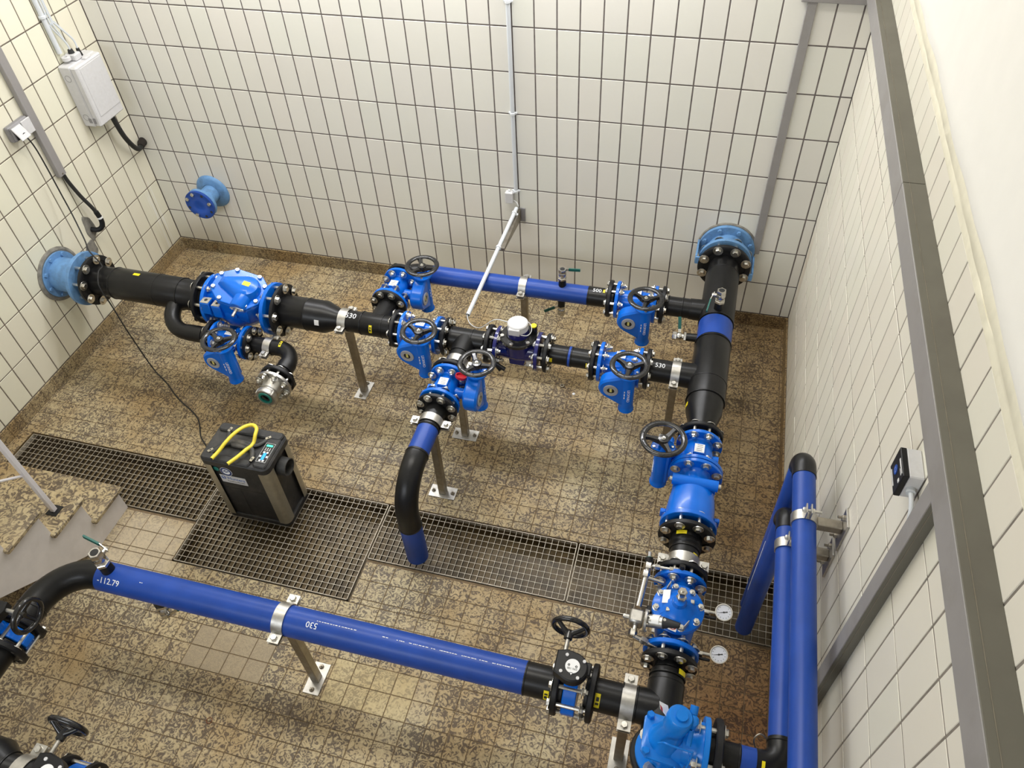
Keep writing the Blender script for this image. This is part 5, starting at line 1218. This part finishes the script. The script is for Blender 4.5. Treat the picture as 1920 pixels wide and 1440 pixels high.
def blob(name, label, y, z, ry, rz, seed):
    random.seed(seed); n = 26; pl = []
    for k in range(n):
        a = 2*PI*k/n; q = 1+.10*math.sin(3*a+seed)+.07*math.sin(5*a+2*seed); pl.append((ry*q*math.cos(a), rz*q*math.sin(a)))
    m = MB(); m.prism(pl, -.003, .004, .002, M=Matrix(((0, 0, 1, .001), (1, 0, 0, y), (0, 1, 0, z), (0, 0, 0, 1))))
    o = m.part(name, None, MT['mortar']); return tag(o, label, 'patch')
blob('mortar_patch', 'grey mortar patch round the hole where the black conduit enters the left wall', -.735, .690, .042, .088, 2)
blob('mortar_patch', 'lower grey mortar patch on the left wall above the flange', -.800, .565, .050, .060, 5)
t = root('wall_socket', 'grey surface socket with a white flap lid on the left wall', 'socket', (0, -.872, 1.468), 0)
m = MB(); pl = [(-.078, -.048), (.078, -.048), (.078, .048), (-.078, .048)]
m.box((.017, 0, 0), (.034, .160, .090), .006); m.box((.040, 0, 0), (.016, .150, .082), .006); m.part('socket_body', t, MT['grey_plastic'], smooth=0)
m = MB(); m.box((0, 0, 0), (.008, .070, .086), .002, M=Matrix.Translation((.052, .040, .0))); m.box((0, 0, -.036), (.007, .072, .080), .002, M=Matrix.Translation((.050, -.036, .034)) @ Matrix.Rotation(-.55, 4, 'Y')); m.part('flap_lid', t, MT['light_grey'], smooth=0)
m = MB(); m.cyl((.045, -.03, -.015), (.075, -.03, -.022), .020, seg=18); m.box((.05, -.036, -.01), (.004, .05, .05)); m.part('plug', t, MT['ink'])
MB().cyl((.015, .075, -.035), (.015, .115, -.035), .0055, seg=10).part('gland', t, MT['light_grey'])
t = root('power_cord', 'thin black power cord from the socket across the left pipe and floor to the dehumidifier', 'cord', (0, 0, 0), 0)
cp = [(.075, -.902, 1.446), (.085, -.895, 1.415), (.080, -.880, 1.34), (.075, -.872, 1.22), (.085, -.880, 1.06), (.115, -.905, .92), (.20, -.985, .80), (.295, -1.075, .795)]
yp = lambda x: -1.112-.0145*x
for a in (-.25, .25, .8, 1.25): cp.append((.36+.03*a, yp(.38)-.109*math.sin(a), .6+.109*math.cos(a)))
cp += [(.43, -1.235, .50), (.47, -1.26, .36), (.50, -1.27, .22), (.535, -1.285, .10), (.58, -1.305, .022), (.64, -1.335, .006), (.72, -1.385, .005), (.80, -1.445, .005), (.89, -1.50, .005), (.98, -1.545, .005), (1.06, -1.60, .005), (1.11, -1.66, .006), (1.17, -1.74, .008), (1.30, -1.83, .010), (1.46, -1.90, .010), (1.60, -1.965, .03), (1.64, -1.99, .06)]
MB().sweep(smooth_path(cp, 5), .0042, 8).part('cord', t, MT['black_rubber'])

# ------------------------------------------------------------------ back wall electrics
t = root('white_conduit', 'thin pale conduit running down the middle of the back wall', 'conduit', (2.735, -.0145, 0), 0)
MB().cyl((0, 0, .842), (0, 0, 2.6), .0125, seg=18).part('conduit', t, MT['conduit'])
for z in (2.0, 1.372, .850):
    m = MB(); m.ring(-.007, .007, .0125, .0165, (0, 0, z), Z, 18, .001); m.box((0, .009, z), (.052, .010, .012), .002); m.part('pipe_clip', t, MT['white_plastic'])
t = root('junction_box', 'small pale junction box below the end of the back wall conduit', 'box', (2.692, -.020, .805), 0)
MB().box((0, 0, 0), (.052, .038, .080), .005).part('box_body', t, MT['light_grey'], smooth=0); MB().cyl((0, 0, .038), (0, 0, .052), .006, seg=10).part('gland', t, MT['white_plastic'])
MB().sweep(smooth_path([(.026, .0, -.022), (.045, .0, -.035), (.058, -.005, -.06)]), .003, 8).part('wire', t, MT['white_plastic']); MB().sweep(smooth_path([(.02, .0, .03), (.036, .0, .036), (.043, .005, .045)]), .003, 8).part('wire', t, MT['white_plastic'])
t = root('cantilever_arm', 'dark grey sloping bracket arm on the back wall holding the sensor tube', 'bracket', (2.760, 0, .670), 0)
m = MB(); m.box((.008, -.004, .0), (.040, .008, .100), .001); m.part('wall_plate', t, MT['grey_plastic'], smooth=0)
m = MB(); V = [(x, y, z) for x in (-.022, .0) for y, z in ((-.008, .045), (-.42, .030), (-.42, .012), (-.008, -.035))]; m.add(V, [(0, 1, 2, 3), (7, 6, 5, 4), (0, 4, 5, 1), (1, 5, 6, 2), (2, 6, 7, 3), (3, 7, 4, 0)]); m.part('arm', t, MT['post'], smooth=0)
t = root('sensor_tube', 'long pale cable tube on the bracket arm pointing at the water meter', 'conduit', (2.738, -.03, .732), 0)
p0 = Vector((0, 0, 0)); p1 = Vector((-.046, -.955, -.098)); dv = (p1-p0).normalized()
MB().lathe([(0, 0), (0, .0125), ((p1-p0).length, .0125), ((p1-p0).length, .010), ((p1-p0).length-.03, .010)], p0, dv, 18).part('tube', t, MT['conduit'])
for s in (.05, .38): m = MB(); m.ring(-.007, .007, .0125, .0175, p0+dv*s, dv, 18, .001); m.box(p0+dv*s+Vector((.014, 0, -.008)), (.022, .016, .012), .002); m.part('pipe_clip', t, MT['white_plastic'])
mx = Vector(on_main(3.038))-Vector((2.738, -.03, .732))
MB().sweep(smooth_path([p1-dv*.02, p1+dv*.01, p1+Vector((.03, -.05, -.02)), p1+Vector((.10, -.09, .0)), Vector((mx.x-.14, mx.y+.035, mx.z+.155)), Vector((mx.x-.052, mx.y+.02, mx.z+.165))]), .0024, 8).part('signal_cable', t, MT['conduit'])
t = trunk('cable_duct', 'grey vertical cable trunking on the back wall beside the right corner', (4.255, -.012, 1.34), (.046, .024, 1.50), Z)
MB().box((-.012, -.0125, -.70), (.010, .001, .012)).part('duct_mark', t, MT['post'], smooth=0)
trunk('cable_duct', 'grey horizontal cable trunking along the top of the back wall in the right corner', (4.38, -.016, 2.115), (.36, .032, .070), X)

# ------------------------------------------------------------------ right wall trunking and sensor
def big_trunk(label, y0, y1, z0, z1, d):
    t = root('cable_duct', label, 'trunking', (W, y0, z0), 0); L = y0-y1
    m = MB(); m.box((-d/2, -L/2, (z1-z0)/2-.001), (d, L, z1-z0-.002), .002); m.part('duct_body', t, MT['trunk'], smooth=0)
    m = MB(); m.box((-d/2+.0006, -L/2, (z1-z0)-.0008), (d-.0012, L-.001, .0036), .001); m.part('duct_lid', t, MT['lid_grey'], smooth=0, label='olive-grey lid')
    return t
t = big_trunk('wide grey cable trunking running along the right wall under the plaster', 0, -1.78, 2.108, 2.200, .068)
m = MB(); m.box((-.048, -.89, .0932), (.0012, 1.78, .0012)); m.part('lid_seam', t, MT['post'], smooth=0)
t = big_trunk('nearer length of the wide grey cable trunking on the right wall, past the joint', -1.782, -5.2, 2.108, 2.200, .068)
m = MB(); m.box((-.048, -1.7, .0932), (.0012, 3.4, .0012)); m.part('lid_seam', t, MT['post'], smooth=0)
t = root('cable_duct', 'narrower grey cable trunking dropping down the right wall behind the blue wall pipes', 'trunking', (W, -2.848, 0), 0)
m = MB(); m.box((-.017, .001, 1.32), (.034, .060, 1.58), .002); m.part('duct_body', t, MT['trunk'], smooth=0); m = MB(); m.box((-.0165, -.0300, 1.32), (.033, .003, 1.578), .001); m.part('duct_lid', t, MT['lid_grey'], smooth=0, label='olive-grey lid')
m = MB(); m.box((-.0225, -.0318, 1.32), (.0012, .001, 1.57)); m.part('lid_seam', t, MT['post'], smooth=0)
t = root('wall_sensor', 'small grey box with a black front cover on the right wall above the dropping trunking', 'sensor', (W, -2.680, 1.885), 0)
MB().box((-.019, 0, 0), (.038, .098, .086), .003).part('box_body', t, MT['light_grey'], smooth=0)
MB().box((-.045, 0, 0), (.016, .098, .086), .002).part('front_cover', t, MT['black_pp'], smooth=0)
MB().ring(.053, .0545, 0, .014, (0, .008, -.004), -X, 24, .0003).part('blue_sensor_disc', t, MT['blind_blue'])
k = MB(); k.box((-.0536, -.010, .034), (.0012, .050, .006)); k.box((-.0536, -.024, .030), (.0012, .022, .008)); k.box((-.0536, .004, -.034), (.0012, .055, .003)); k.box((-.0536, -.036, .006), (.0012, .010, .010)); k.part('cover_print', t, MT['white_label'], smooth=0, stuff=True)
m = MB(); m.cyl((-.022, -.048, -.005), (-.022, -.062, -.005), .012, seg=16); m.sweep(smooth_path([(-.022, -.058, -.005), (-.021, -.085, -.010), (-.020, -.112, -.028), (-.019, -.130, -.06)]), .006, 10); m.part('cable_gland', t, MT['conduit'])

# ------------------------------------------------------------------ odds and ends on the floor
def hexnut(label, x, y, r=.012):
    m = MB(); m.lathe([(0, r*.55), (0, r*1.1), (.010, r*1.1), (.010, r*.55), (0, r*.55)], seg=6); o = m.part('hex_nut', None, MT['post']); o.location = (x, y, 0); tag(o, label, 'nut')
hexnut('loose steel nut on the floor under the back blue pipe', 3.215, -.835, .014)
m = MB(); m.lathe([(0, 0), (0, .009), (.004, .010), (.008, .006), (.009, 0)], seg=10); o = m.part('pebble', None, MT['white_label']); o.location = (3.30, -.885, 0); tag(o, 'tiny pale pebble on the floor beside the loose nut', 'pebble')
m = MB(); m.torus((0, 0, .0018), Z, .013, .0016, 24, 8); o = m.part('rusty_ring', None, simple('rust', (.16, .045, .012), .8)); o.location = (2.085, -3.235, 0); tag(o, 'small rust-coloured ring on the floor below the front blue pipe', 'ring')
